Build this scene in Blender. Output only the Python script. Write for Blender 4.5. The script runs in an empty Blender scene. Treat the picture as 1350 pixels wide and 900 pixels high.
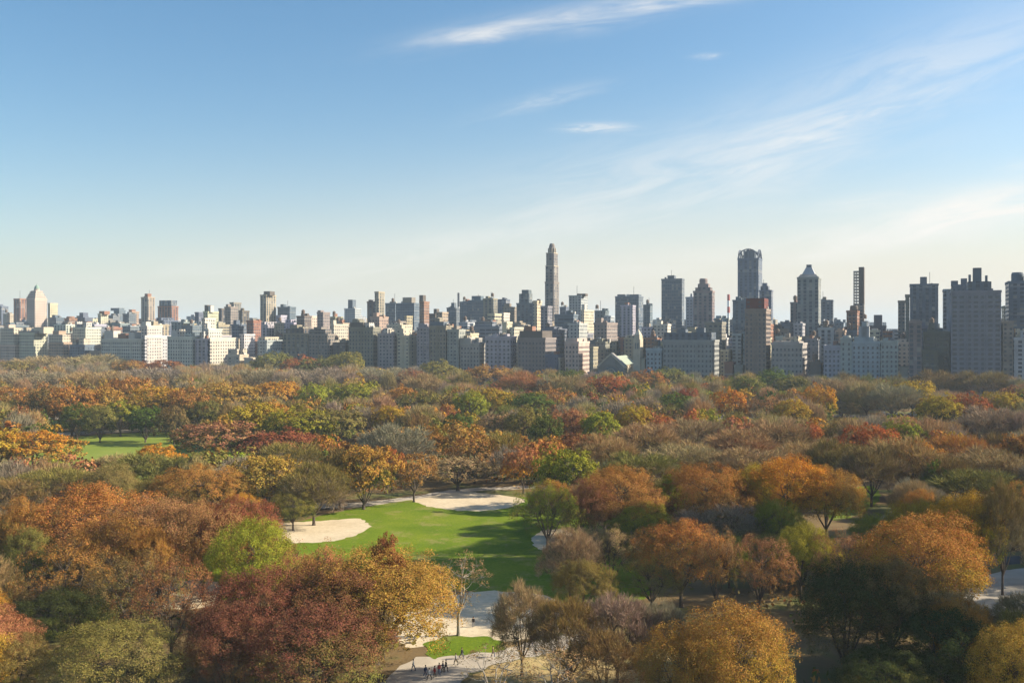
import bpy, math, random
import numpy as np
from mathutils import Vector

random.seed(7)
sc = bpy.context.scene
col = bpy.data.collections.new("park")
sc.collection.children.link(col)
L = col.objects.link

# ------------------------------------------------------------ camera model
CAMZ, F, CX, HY = 52.0, 1275.0, 675.0, 438.0
TH = math.radians(22.4)
SN, CS = math.sin(TH), math.cos(TH)
def ground(px, py, z=0.0):
    Y = (CAMZ - z) * F / (py - HY)
    return ((px - CX) / F * Y, Y)
def uvw(px, u):                       # point of ray px at avenue distance u -> X, Y, v
    a = (px - CX) / F
    Y = u / (a * SN + CS)
    return a * Y, Y, -CS * a * Y + SN * Y
def xy(u, v):
    return (u * SN - v * CS, u * CS + v * SN)

# ------------------------------------------------------------ materials
def new_mat(name):
    m = bpy.data.materials.new(name); m.use_nodes = True
    nt = m.node_tree; nt.nodes.clear()
    return m, nt, nt.nodes, nt.links
def principled(nt, rough=0.8, spec=0.2):
    o = nt.nodes.new('ShaderNodeOutputMaterial'); b = nt.nodes.new('ShaderNodeBsdfPrincipled')
    b.inputs['Roughness'].default_value = rough
    b.inputs['Specular IOR Level'].default_value = spec
    nt.links.new(b.outputs[0], o.inputs[0]); return b
def noise(nt, scale, detail=4, coord=None, rough=0.6):
    n = nt.nodes.new('ShaderNodeTexNoise'); n.inputs['Scale'].default_value = scale
    n.inputs['Detail'].default_value = detail; n.inputs['Roughness'].default_value = rough
    if coord is None:
        g = nt.nodes.new('ShaderNodeNewGeometry'); coord = g.outputs['Position']
    nt.links.new(coord, n.inputs['Vector']); return n
def ramp(nt, src, stops):
    r = nt.nodes.new('ShaderNodeValToRGB'); e = r.color_ramp.elements
    while len(e) < len(stops): e.new(0.5)
    for k, (p, c) in enumerate(stops):
        e[k].position = p; e[k].color = (*c, 1) if len(c) == 3 else c
    nt.links.new(src, r.inputs[0]); return r
def mth(nt, op, a, b=None, c=None):
    n = nt.nodes.new('ShaderNodeMath'); n.operation = op
    for i, v in enumerate((a, b, c)):
        if v is None: continue
        if isinstance(v, (int, float)): n.inputs[i].default_value = v
        else: nt.links.new(v, n.inputs[i])
    return n.outputs[0]
def mixc(nt, fac, a, b, mode='MIX'):
    n = nt.nodes.new('ShaderNodeMix'); n.data_type = 'RGBA'; n.blend_type = mode
    if isinstance(fac, (int, float)): n.inputs[0].default_value = fac
    else: nt.links.new(fac, n.inputs[0])
    for i, v in ((6, a), (7, b)):
        if isinstance(v, tuple): n.inputs[i].default_value = (*v[:3], 1)
        else: nt.links.new(v, n.inputs[i])
    return n.outputs[2]

def mat_noise(name, stops, scale, detail=5, rough=0.9, bump=0.0, scale2=None, stops2=None):
    m, nt, N, K = new_mat(name); b = principled(nt, rough)
    n = noise(nt, scale, detail); c = ramp(nt, n.outputs[0], stops).outputs[0]
    if scale2:
        n2 = noise(nt, scale2, 4); c2 = ramp(nt, n2.outputs[0], stops2).outputs[0]
        c = mixc(nt, 1.0, c, c2, 'MULTIPLY')
    K.new(c, b.inputs['Base Color'])
    if bump:
        bp = N.new('ShaderNodeBump'); bp.inputs['Strength'].default_value = bump; bp.inputs['Distance'].default_value = 0.3
        nb = noise(nt, scale * 8, 3); K.new(nb.outputs[0], bp.inputs['Height']); K.new(bp.outputs[0], b.inputs['Normal'])
    return m
M = {}
M['floor'] = mat_noise('leaf_litter', [(0.3, (.10, .075, .035)), (.5, (.17, .115, .05)), (.62, (.10, .12, .03)), (.75, (.22, .17, .09))], .05, 8, bump=.5)
def lawn_mat():
    m, nt, N, K = new_mat('lawn_grass'); b = principled(nt, .95, .1)
    c = ramp(nt, noise(nt, .05, 10, rough=.7).outputs[0], [(.32, (.085, .145, .007)), (.5, (.125, .185, .009)), (.68, (.17, .215, .015))]).outputs[0]
    fine = ramp(nt, noise(nt, 1.6, 6, rough=.8).outputs[0], [(.3, (.7, .74, .6)), (.7, (1.18, 1.14, 1.1))])
    c = mixc(nt, 1.0, c, fine.outputs[0], 'MULTIPLY')
    worn = ramp(nt, noise(nt, .11, 8, rough=.75).outputs[0], [(.52, (0, 0, 0)), (.66, (1, 1, 1))])
    c = mixc(nt, mth(nt, 'MULTIPLY', worn.outputs[0], .7), c, (.27, .22, .09))
    leaf = ramp(nt, noise(nt, 2.3, 8, rough=.9).outputs[0], [(.62, (0, 0, 0)), (.66, (1, 1, 1))])
    c = mixc(nt, mth(nt, 'MULTIPLY', leaf.outputs[0], .5), c, (.34, .18, .05))
    K.new(c, b.inputs['Base Color'])
    bp = N.new('ShaderNodeBump'); bp.inputs['Strength'].default_value = .3; bp.inputs['Distance'].default_value = .3; K.new(noise(nt, 1.2, 4).outputs[0], bp.inputs['Height']); K.new(bp.outputs[0], b.inputs['Normal'])
    return m
M['lawn'] = lawn_mat()
M['meadow'] = mat_noise('meadow_grass', [(0.3, (.14, .20, .02)), (.7, (.20, .24, .035))], .05, 8, bump=.2)
M['sand'] = mat_noise('infield_sand', [(0.3, (.50, .415, .28)), (.7, (.64, .545, .385))], .12, 8, bump=.2, scale2=.9, stops2=[(.35, (.85, .84, .82)), (.6, (1, 1, 1))])
M['path'] = mat_noise('asphalt_path', [(0.3, (.34, .30, .245)), (.7, (.47, .42, .34))], .2, 6)
M['drygrass'] = mat_noise('dry_grass', [(0.3, (.30, .21, .08)), (.5, (.42, .32, .15)), (.7, (.16, .16, .04))], .12, 8, bump=.3)
M['asphalt'] = mat_noise('asphalt', [(0.3, (.05, .05, .052)), (.7, (.075, .075, .078))], .3, 5)
M['pave'] = mat_noise('paving', [(0.3, (.28, .27, .25)), (.7, (.36, .35, .33))], .3, 5)
M['city'] = mat_noise('city_ground', [(0.3, (.09, .09, .09)), (.7, (.15, .15, .15))], .01, 5)
M['rock'] = mat_noise('schist', [(0.3, (.12, .11, .11)), (.7, (.22, .21, .20))], .3, 6, bump=.6)
M['bark'] = mat_noise('bark', [(0.3, (.065, .05, .038)), (.7, (.13, .105, .08))], 2.5, 6, bump=.5)
M['palebark'] = mat_noise('pale_bark', [(0.35, (.22, .19, .15)), (.65, (.42, .38, .31))], 1.5, 6, bump=.3)

def leaf_mat(name, instanced=True, translucent=.15):
    m, nt, N, K = new_mat(name)
    o = N.new('ShaderNodeOutputMaterial')
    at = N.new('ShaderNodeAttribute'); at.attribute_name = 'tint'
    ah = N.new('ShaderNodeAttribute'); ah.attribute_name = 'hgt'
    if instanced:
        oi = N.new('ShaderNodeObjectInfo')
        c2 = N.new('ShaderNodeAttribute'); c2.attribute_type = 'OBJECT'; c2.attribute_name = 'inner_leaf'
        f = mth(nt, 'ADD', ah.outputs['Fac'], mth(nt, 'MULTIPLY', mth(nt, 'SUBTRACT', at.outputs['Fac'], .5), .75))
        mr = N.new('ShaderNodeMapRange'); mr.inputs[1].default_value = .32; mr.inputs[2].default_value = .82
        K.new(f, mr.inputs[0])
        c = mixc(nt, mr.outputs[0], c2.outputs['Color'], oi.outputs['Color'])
    else:
        ac = N.new('ShaderNodeAttribute'); ac.attribute_name = 'leafcol'
        c = ac.outputs['Color']
    # random value / hue per sprig
    fr = mth(nt, 'FRACT', mth(nt, 'MULTIPLY', at.outputs['Fac'], 17.3))
    hs = N.new('ShaderNodeHueSaturation')
    K.new(mth(nt, 'ADD', mth(nt, 'MULTIPLY', fr, .045), .478), hs.inputs['Hue'])
    K.new(mth(nt, 'ADD', mth(nt, 'MULTIPLY', mth(nt, 'FRACT', mth(nt, 'MULTIPLY', at.outputs['Fac'], 5.7)), .55), .75), hs.inputs['Value'])
    K.new(c, hs.inputs['Color'])
    d = N.new('ShaderNodeBsdfDiffuse'); t = N.new('ShaderNodeBsdfTranslucent'); mx = N.new('ShaderNodeMixShader')
    mx.inputs[0].default_value = translucent
    K.new(hs.outputs[0], d.inputs[0]); K.new(hs.outputs[0], t.inputs[0])
    K.new(d.outputs[0], mx.inputs[1]); K.new(t.outputs[0], mx.inputs[2]); K.new(mx.outputs[0], o.inputs[0])
    return m
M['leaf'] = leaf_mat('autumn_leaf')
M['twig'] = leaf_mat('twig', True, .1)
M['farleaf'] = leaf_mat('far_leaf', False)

def facade(name, px, pz, wx, wz, glass=(.035, .05, .075), vert=False, rough=.25, band=0.0, colattr=False):
    """masonry wall coloured by the object's colour with a window grid cut in object space"""
    m, nt, N, K = new_mat(name); b = principled(nt, .8, .3)
    tc = N.new('ShaderNodeTexCoord'); sp = N.new('ShaderNodeSeparateXYZ'); K.new(tc.outputs['Object'], sp.inputs[0])
    ge = N.new('ShaderNodeNewGeometry'); sn = N.new('ShaderNodeSeparateXYZ'); K.new(ge.outputs['True Normal'], sn.inputs[0])
    s = mth(nt, 'ADD', sp.outputs[0], sp.outputs[1])
    gx = mth(nt, 'DIVIDE', s, px); gz = mth(nt, 'DIVIDE', sp.outputs[2], pz)
    inx = mth(nt, 'LESS_THAN', mth(nt, 'ABSOLUTE', mth(nt, 'SUBTRACT', mth(nt, 'FRACT', gx), .5)), wx / 2)
    inz = mth(nt, 'LESS_THAN', mth(nt, 'ABSOLUTE', mth(nt, 'SUBTRACT', mth(nt, 'FRACT', gz), .5)), wz / 2)
    win = mth(nt, 'MULTIPLY', inx, inz)
    win = mth(nt, 'MULTIPLY', win, mth(nt, 'LESS_THAN', mth(nt, 'ABSOLUTE', sn.outputs[2]), .5))
    wn = N.new('ShaderNodeTexWhiteNoise'); cb = N.new('ShaderNodeCombineXYZ')
    K.new(mth(nt, 'FLOOR', gx), cb.inputs[0]); K.new(mth(nt, 'FLOOR', gz), cb.inputs[1]); K.new(cb.outputs[0], wn.inputs['Vector'])
    gl = ramp(nt, wn.outputs[0], [(0, glass), (.6, glass), (.85, (.12, .13, .14)), (1, (.26, .25, .22))])
    oi = N.new('ShaderNodeObjectInfo')
    if colattr: oi = N.new('ShaderNodeAttribute'); oi.attribute_name = 'leafcol'
    n1 = noise(nt, .12, 5); g1 = ramp(nt, n1.outputs[0], [(.3, (.78, .77, .76)), (.65, (1.06, 1.05, 1.03))])
    wall = mixc(nt, 1.0, oi.outputs['Color'], g1.outputs[0], 'MULTIPLY')
    if band:
        fb = mth(nt, 'LESS_THAN', mth(nt, 'FRACT', mth(nt, 'DIVIDE', sp.outputs[2], pz * band)), .09)
        wall = mixc(nt, mth(nt, 'MULTIPLY', fb, .3), wall, (.4, .39, .36))
    # flat roofs: tar and gravel
    up = mth(nt, 'GREATER_THAN', sn.outputs[2], .7)
    roofc = ramp(nt, noise(nt, .08, 4).outputs[0], [(.35, (.10, .10, .11)), (.6, (.26, .25, .24))])
    wall = mixc(nt, up, wall, roofc.outputs[0])
    c = mixc(nt, win, wall, gl.outputs[0]); K.new(c, b.inputs['Base Color'])
    K.new(mth(nt, 'ADD', mth(nt, 'MULTIPLY', win, rough - .85), .85), b.inputs['Roughness'])
    return m
FM = {
 'g': facade('punched_window_wall', 3.6, 3.3, .45, .5, band=4),
 'd': facade('dense_window_wall', 4.6, 3.1, .55, .6, band=7),
 'h': facade('ribbon_window_wall', 6.5, 3.5, .9, .45),
 'v': facade('pier_and_strip_wall', 5.2, 3.4, .5, .78, band=9),
 'c': facade('curtain_wall', 2.6, 3.8, .86, .72, glass=(.05, .075, .11), rough=.15),
 'm': facade('further_wall', 4.2, 3.4, .5, .5, band=5, colattr=True),
 'n': facade('plain_masonry', 9.0, 3.4, .22, .4, band=5),
}
def plain(name, c, rough=.7, metal=0, spec=.3):
    m, nt, N, K = new_mat(name); b = principled(nt, rough, spec)
    n = noise(nt, 1.3, 4); r = ramp(nt, n.outputs[0], [(.3, tuple(x * .85 for x in c)), (.7, tuple(min(1, x * 1.08) for x in c))])
    K.new(r.outputs[0], b.inputs['Base Color']); b.inputs['Metallic'].default_value = metal
    return m
M['glass'] = plain('window_glass', (.04, .055, .08), .15, spec=.6)
M['copper'] = plain('green_copper', (.20, .30, .25))
M['slate'] = plain('slate_roof', (.13, .15, .16))
M['leadroof'] = plain('pale_lead_roof', (.30, .35, .28))
M['wood'] = plain('tank_wood', (.14, .10, .075))
M['white'] = plain('white_paint', (.78, .78, .76), .4)
M['red'] = plain('red_paint', (.45, .07, .05), .5)
M['steel'] = plain('dark_steel', (.10, .11, .13), .5, .3)
M['concrete'] = plain('concrete', (.36, .34, .31))
M['tyre'] = plain('tyre_rubber', (.02, .02, .02), .8)
M['skin'] = plain('skin', (.45, .28, .2), .6)

# ------------------------------------------------------------ mesh helpers
def mesh_np(name, V, Fc, attrs=None, mat=None, n=4):
    me = bpy.data.meshes.new(name); V = np.asarray(V, np.float32); Fc = np.asarray(Fc, np.int32)
    me.vertices.add(len(V)); me.vertices.foreach_set('co', V.ravel())
    me.loops.add(Fc.size); me.loops.foreach_set('vertex_index', Fc.ravel())
    me.polygons.add(len(Fc)); me.polygons.foreach_set('loop_start', np.arange(0, Fc.size, n, dtype=np.int32))
    me.polygons.foreach_set('loop_total', np.full(len(Fc), n, np.int32))
    me.update(calc_edges=True)
    for k, v in (attrs or {}).items():
        if v.ndim == 1:
            a = me.attributes.new(k, 'FLOAT', 'POINT'); a.data.foreach_set('value', v.astype(np.float32))
        else:
            a = me.attributes.new(k, 'FLOAT_COLOR', 'POINT'); a.data.foreach_set('color', v.astype(np.float32).ravel())
    if mat: me.materials.append(mat)
    return me
class MB:
    def __init__(s): s.v = []; s.f = []
    def box(s, x0, x1, y0, y1, z0, z1):
        b = len(s.v); s.v += [(x0, y0, z0), (x1, y0, z0), (x1, y1, z0), (x0, y1, z0), (x0, y0, z1), (x1, y0, z1), (x1, y1, z1), (x0, y1, z1)]
        s.f += [tuple(b + i for i in q) for q in ((0, 3, 2, 1), (4, 5, 6, 7), (0, 1, 5, 4), (1, 2, 6, 5), (2, 3, 7, 6), (3, 0, 4, 7))]; return s
    def frustum(s, cx, cy, rx, ry, z0, z1, tx, ty):
        b = len(s.v)
        for (a, c, z) in ((rx, ry, z0), (tx, ty, z1)):
            s.v += [(cx - a, cy - c, z), (cx + a, cy - c, z), (cx + a, cy + c, z), (cx - a, cy + c, z)]
        s.f += [tuple(b + i for i in q) for q in ((0, 3, 2, 1), (4, 5, 6, 7), (0, 1, 5, 4), (1, 2, 6, 5), (2, 3, 7, 6), (3, 0, 4, 7))]; return s
    def lathe(s, cx, cy, prof, n=12, sy=1.0):
        b = len(s.v)
        for r, z in prof:
            for k in range(n):
                a = 2 * math.pi * k / n; s.v.append((cx + r * math.cos(a), cy + r * sy * math.sin(a), z))
        for j in range(len(prof) - 1):
            for k in range(n):
                k2 = (k + 1) % n; s.f.append((b + j * n + k, b + j * n + k2, b + (j + 1) * n + k2, b + (j + 1) * n + k))
        s.f.append(tuple(b + (len(prof) - 1) * n + k for k in range(n))); s.f.append(tuple(b + n - 1 - k for k in range(n)))
        return s
    def poly(s, pts, z0, z1):          # vertical prism
        b = len(s.v); n = len(pts)
        s.v += [(x, y, z0) for x, y in pts] + [(x, y, z1) for x, y in pts]
        s.f.append(tuple(b + i for i in range(n))[::-1]); s.f.append(tuple(b + n + i for i in range(n)))
        for i in range(n): j = (i + 1) % n; s.f.append((b + i, b + j, b + n + j, b + n + i))
        return s
    def prism_y(s, pts, y0, y1):       # profile in x,z extruded along y
        b = len(s.v); n = len(pts)
        s.v += [(x, y0, z) for x, z in pts] + [(x, y1, z) for x, z in pts]
        s.f.append(tuple(b + i for i in range(n))); s.f.append(tuple(b + n + i for i in range(n))[::-1])
        for i in range(n): j = (i + 1) % n; s.f.append((b + i, b + n + i, b + n + j, b + j))
        return s
    def tube(s, p0, p1, r0, r1, n=6):
        p0 = Vector(p0); p1 = Vector(p1); d = (p1 - p0)
        if d.length < 1e-4: return s
        d.normalize(); a = d.orthogonal().normalized(); c = d.cross(a); b = len(s.v)
        for p, r in ((p0, r0), (p1, r1)):
            for k in range(n):
                t = 2 * math.pi * k / n; s.v.append(tuple(p + a * (r * math.cos(t)) + c * (r * math.sin(t))))
        for k in range(n):
            k2 = (k + 1) % n; s.f.append((b + k, b + k2, b + n + k2, b + n + k))
        s.f.append(tuple(b + n + k for k in range(n)))
        return s
    def mesh(s, name, mat):
        me = bpy.data.meshes.new(name); me.from_pydata(s.v, [], s.f); me.materials.append(mat); me.update(); return me
    def build(s, name, mat, parent=None, colr=None, smooth=False):
        me = s.mesh(name, mat)
        if smooth:
            for p in me.polygons: p.use_smooth = True
        o = bpy.data.objects.new(name, me); L(o)
        if parent: o.parent = parent
        if colr: o.color = (*colr, 1)
        return o
def tag(o, label=None, cat=None, group=None, kind=None):
    if label: o['label'] = label
    if cat: o['category'] = cat
    if group: o['group'] = group
    if kind: o['kind'] = kind
    return o
def empty(name, x, y, z=0, rz=0):
    o = bpy.data.objects.new(name, None); o.location = (x, y, z); o.rotation_euler = (0, 0, rz); o.empty_display_size = 1; L(o); return o

# ------------------------------------------------------------ ground
def sheet(name, pts, z, mat, smooth=0, kind='structure'):
    """pts in ground metres; optional Catmull-Rom smoothing"""
    P = pts
    if smooth:
        Q = []; n = len(P)
        for i in range(n):
            p0, p1, p2, p3 = P[i - 1], P[i], P[(i + 1) % n], P[(i + 2) % n]
            for k in range(smooth):
                t = k / smooth
                Q.append(tuple(.5 * (2 * p1[j] + (p2[j] - p0[j]) * t + (2 * p0[j] - 5 * p1[j] + 4 * p2[j] - p3[j]) * t * t + (3 * p1[j] - p0[j] - 3 * p2[j] + p3[j]) * t ** 3) for j in (0, 1)))
        P = []
        for (x, y) in Q:
            k = .35 if smooth < 8 else .8
            P.append((x + k * (math.sin(x * 1.9 + y * .7) + math.sin(x * .83 - y * 1.3)), y + k * (math.sin(y * 1.7 - x * .9) + math.sin(y * .61 + x * 1.1))))
    me = bpy.data.meshes.new(name); me.from_pydata([(x, y, z) for x, y in P], [], [tuple(range(len(P)))])
    me.update()
    if me.polygons[0].normal.z < 0: me.flip_normals()
    me.materials.append(mat); o = bpy.data.objects.new(name, me); L(o); o['kind'] = kind; return o
def gsheet(name, px, z, mat, smooth=7): return sheet(name, [ground(*p) for p in px], z, mat, smooth)

R = 14000
sheet('ground', [(-R, -2000), (R, -2000), (R, R), (-R, R)], 0, M['city'])
sheet('park_ground', [xy(-500, -1500), xy(-500, 2500), xy(768, 2500), xy(768, -1500)], .01, M['floor'])
gsheet('ballfield_lawn', [(300, 712), (430, 678), (480, 668), (535, 658), (600, 655), (690, 655), (760, 668), (800, 700), (830, 740), (850, 790), (700, 792), (640, 781), (560, 778), (300, 790), (230, 750)], .02, M['lawn'])
gsheet('infield_sand', [(330, 693), (378, 689), (425, 686), (470, 683), (482, 688), (487, 695), (464, 707), (434, 713), (384, 716), (330, 716)], .03, M['sand'])
gsheet('infield_sand', [(543, 658), (560, 653), (573, 651), (612, 648), (656, 652), (692, 658), (676, 667), (641, 673), (597, 672), (561, 666)], .03, M['sand'])
gsheet('infield_sand', [(520, 815), (560, 792), (600, 783), (650, 779), (715, 784), (755, 800), (760, 822), (720, 838), (660, 846), (600, 848), (530, 850)], .04, M['sand'])
gsheet('infield_sand', [(205, 778), (240, 766), (272, 761), (288, 768), (290, 780), (276, 798), (230, 803), (205, 796)], .04, M['sand'])
gsheet('infield_sand', [(700, 712), (715, 700), (745, 698), (758, 708), (745, 722), (715, 724)], .04, M['sand'])
gsheet('lawn_patch', [(560, 852), (573, 843), (590, 839), (618, 838), (644, 841), (668, 849), (662, 857), (627, 862), (588, 866), (565, 866)], .06, M['lawn'])
gsheet('footpath', [(480, 930), (520, 885), (545, 868), (590, 862), (660, 856), (720, 842), (780, 826), (800, 832), (740, 856), (680, 868), (630, 884), (600, 905), (570, 940)], .05, M['path'])
gsheet('dry_grass_slope', [(590, 940), (610, 902), (660, 875), (740, 858), (830, 842), (880, 860), (860, 940)], .045, M['drygrass'])
gsheet('meadow_lawn', [(40, 600), (75, 580), (130, 573), (235, 568), (300, 570), (330, 590), (250, 625), (120, 650), (20, 640)], .02, M['meadow'])
gsheet('footpath', [(60, 571), (240, 563), (330, 562), (330, 565), (240, 566.5), (60, 574.5)], .03, M['path'])
gsheet('footpath', [(-40, 553), (60, 550), (120, 549), (120, 551.5), (60, 552.5), (-40, 556)], .03, M['path'])
gsheet('dry_grass_slope', [(-60, 556), (60, 554), (90, 556), (60, 566), (-60, 568)], .02, M['meadow'])
gsheet('park_drive', [(1270, 800), (1300, 760), (1350, 748), (1500, 742), (1500, 800), (1350, 812)], .03, M['path'])
gsheet('park_drive', [(1250, 742), (1320, 734), (1500, 728), (1500, 736), (1330, 744), (1260, 750)], .05, M['asphalt'])
gsheet('park_drive', [(880, 550), (960, 549), (1060, 547.5), (1150, 546.5), (1230, 545.5), (1400, 545), (1400, 548), (1230, 549), (1060, 551), (960, 552), (880, 553.5)], .03, M['asphalt'])
gsheet('lawn_patch', [(1090, 668), (1115, 648), (1145, 640), (1160, 650), (1150, 668), (1120, 682), (1095, 684)], .03, M['lawn'])
gsheet('lawn_patch', [(1150, 690), (1180, 672), (1230, 664), (1260, 672), (1240, 690), (1190, 700)], .03, M['drygrass'])
gsheet('footpath', [(395, 664), (470, 662), (545, 654), (600, 645), (700, 640), (760, 640), (760, 643), (700, 644), (600, 649), (548, 658), (470, 668), (395, 670)], .035, M['path'])
# Fifth Avenue: pavement, kerb and roadway
def strip(name, u0, u1, z, mat): sheet(name, [xy(u0, -1500), xy(u0, 2500), xy(u1, 2500), xy(u1, -1500)], z, mat)
kb = MB()
c = [xy(768, -1500), xy(774, -1500), xy(774, 2500), xy(768, 2500)]; kb.poly(c, 0, .13); o = kb.build('pavement', M['pave']); o['kind'] = 'structure'
strip('avenue_road', 774, 790, .02, M['asphalt'])
kb = MB(); kb.poly([xy(790, -1500), xy(797, -1500), xy(797, 2500), xy(790, 2500)], 0, .13); o = kb.build('pavement', M['pave']); o['kind'] = 'structure'
wl = MB(); wl.poly([xy(766.5, -900), xy(767.5, -900), xy(767.5, 2000), xy(766.5, 2000)], 0, 1.3)
tag(wl.build('park_wall', M['rock']), 'long low rough stone wall along the far edge of the park', 'wall')

# ------------------------------------------------------------ trees
PAL = {
 'rust':    ((.37, .18, .045), 'rust-orange'),
 'amber':   ((.38, .215, .045), 'amber-brown'),
 'orange':  ((.47, .225, .03), 'bright orange'),
 'gold':    ((.38, .255, .03), 'golden'),
 'ygreen':  ((.26, .26, .028), 'yellow-green'),
 'green':   ((.10, .13, .026), 'green'),
 'olive':   ((.20, .175, .045), 'olive'),
 'red':     ((.37, .125, .04), 'red'),
 'crimson': ((.26, .10, .045), 'crimson'),
 'maroon':  ((.19, .078, .042), 'dark maroon'),
 'rose':    ((.34, .165, .07), 'rose-brown'),
 'tan':     ((.34, .24, .11), 'tan'),
 'brown':   ((.21, .15, .052), 'brown'),
 'grey':    ((.27, .215, .145), 'grey'),
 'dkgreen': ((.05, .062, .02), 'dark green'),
}
def unit(a): return a / np.maximum(np.linalg.norm(a, axis=-1, keepdims=True), 1e-6)
def clusters(rng, W, H, zb, n, lobes=.18):
    zc, Rz = zb + (H - zb) * .46, (H - zb) * .54
    ph = rng.uniform(0, 6.28, 4); out = []
    tries = 0
    while len(out) < n and tries < 6000:
        tries += 1
        d = unit(rng.normal(size=3));
        if d[2] < -.45: continue
        r = rng.uniform(.3, 1.05) ** .35
        phi = math.atan2(d[1], d[0])
        k = 1 + lobes * (math.sin(2 * phi + ph[0]) * .5 + math.sin(3 * phi + ph[1]) * .5 + math.sin(5 * phi + ph[2]) * .35)
        hz = 1 + lobes * .7 * math.sin(3 * phi + ph[3] + 2 * r)
        p = np.array([d[0] * W / 2 * .83 * r * k, d[1] * W / 2 * .83 * r * k, zc + d[2] * Rz * .83 * r * hz])
        if all(np.linalg.norm(p - q[0]) > W * .105 for q in out):
            out.append((p, W * rng.uniform(.08, .165), d))
    return out, zc, Rz
def leaf_proto(name, seed, W=20., H=18., zb=4.2, ncl=60, nleaf=22000, size=.34, sub=11, bare=False, lobes=.18, barkm='bark', thin=0, rk=1.0):
    rng = np.random.default_rng(seed)
    cl, zc, Rz = clusters(rng, W, H, zb, ncl, lobes)
    SC, SD, SR, ST = [], [], [], []
    for p, r, d in cl:
        if rng.random() < thin: continue
        out = unit(p - np.array([0, 0, zc - Rz * .5]))
        ds = unit(rng.normal(size=(sub, 3)) * .8 + out * .9 + np.array([0, 0, .25]))
        ds[:, 2] = np.where(ds[:, 2] < -.5, -ds[:, 2] * .4, ds[:, 2])
        ds = unit(ds)
        SC.append(p + ds * r * rng.uniform(.7, 1.25, (sub, 1)) * np.array([1, 1, .95]))
        SD.append(unit(ds + out * .5)); SR.append(np.full(sub, r) * rng.uniform(.26, .46, sub))
        ST.append(np.clip(rng.random() * .55 + rng.random(sub) * .45, 0, 1))
    SC = np.vstack(SC); SD = np.vstack(SD); SR = np.concatenate(SR); ST = np.concatenate(ST)
    w = SR ** 2; idx = rng.choice(len(SC), nleaf, p=w / w.sum())
    e = unit(rng.normal(size=(nleaf, 3)) + SD[idx] * .6)
    P = SC[idx] + e * (SR[idx] * rng.uniform(.35, 1.12, nleaf))[:, None]
    if bare:
        D = unit(SD[idx] + rng.normal(size=(nleaf, 3)) * .55 + np.array([0, 0, .35]))
        Ln = rng.uniform(.5, 1.5, nleaf)[:, None] * size * 3.2
        S = unit(np.cross(D, rng.normal(size=(nleaf, 3)))) * size * .11
        V = np.stack([P - S, P + S, P + D * Ln + S * .4, P + D * Ln - S * .4], 1)
    else:
        Nn = unit(SD[idx] * 1.1 + rng.normal(size=(nleaf, 3)) * .58 + np.array([0, 0, .3]))
        T = unit(np.cross(Nn, rng.normal(size=(nleaf, 3)))); Bt = np.cross(Nn, T)
        s = (size * rng.uniform(.45, 1.1, nleaf))[:, None]
        V = np.stack([P - T * s * .6, P - Bt * s * .38 + Nn * s * .1, P + T * s * .6, P + Bt * s * .38 + Nn * s * .1], 1)
    V = V.reshape(-1, 3); V[:, 2] = np.maximum(V[:, 2], 1.6)
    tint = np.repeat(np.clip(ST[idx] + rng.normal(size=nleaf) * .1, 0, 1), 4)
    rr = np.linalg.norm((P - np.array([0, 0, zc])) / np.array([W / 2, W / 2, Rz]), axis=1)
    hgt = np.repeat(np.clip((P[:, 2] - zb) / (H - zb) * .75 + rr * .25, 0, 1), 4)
    Fc = np.arange(nleaf * 4).reshape(-1, 4)
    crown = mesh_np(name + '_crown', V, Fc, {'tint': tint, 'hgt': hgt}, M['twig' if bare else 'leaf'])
    # trunk and limbs
    t = MB(); r0 = W * .021 * rk; rnd = random.Random(seed)
    fork = Vector((rnd.uniform(-.3, .3), rnd.uniform(-.3, .3), zb * .9))
    t.lathe(0, 0, [(r0 * 1.7, -.3), (r0 * 1.15, .5), (r0, 1.4), (r0 * .85, zb * .9)], 9)
    mains = []
    for k in range(6):
        a = k * 1.047 + rnd.uniform(-.3, .3); q = Vector((math.cos(a) * W * .17, math.sin(a) * W * .17, zb + (H - zb) * rnd.uniform(.28, .5)))
        md = fork.lerp(q, .5) + Vector((math.cos(a), math.sin(a), 0)) * W * .02
        t.tube(fork - Vector((0, 0, .25)), md, r0 * .55, r0 * .42, 6).tube(md, q, r0 * .42, r0 * .3, 6); mains.append(q)
    top = Vector((rnd.uniform(-1, 1), rnd.uniform(-1, 1), zb + (H - zb) * .6)); t.tube(fork, top, r0 * .6, r0 * .3, 6); mains.append(top)
    for p, r, d in cl:
        q = Vector(p); m = min(mains, key=lambda s: (s - q).length + max(0, s.z - q.z) * 2)
        md = m.lerp(q, .5) + Vector((0, 0, -.25)); t.tube(m, md, r0 * .24, r0 * .15, 5).tube(md, q, r0 * .15, r0 * .08, 4)
    if bare or thin:
        for i in range(0, len(SC)):
            q = Vector(SC[i]); p = min(cl, key=lambda c: (Vector(c[0]) - q).length)[0]
            t.tube(p, q, r0 * .07, r0 * .025, 3)
    trunk = t.mesh(name + '_trunk', M[barkm])
    return dict(crown=crown, trunk=trunk, W=W, H=H, np=(V, Fc, tint, hgt), tnp=(t.v, t.f))
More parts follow.
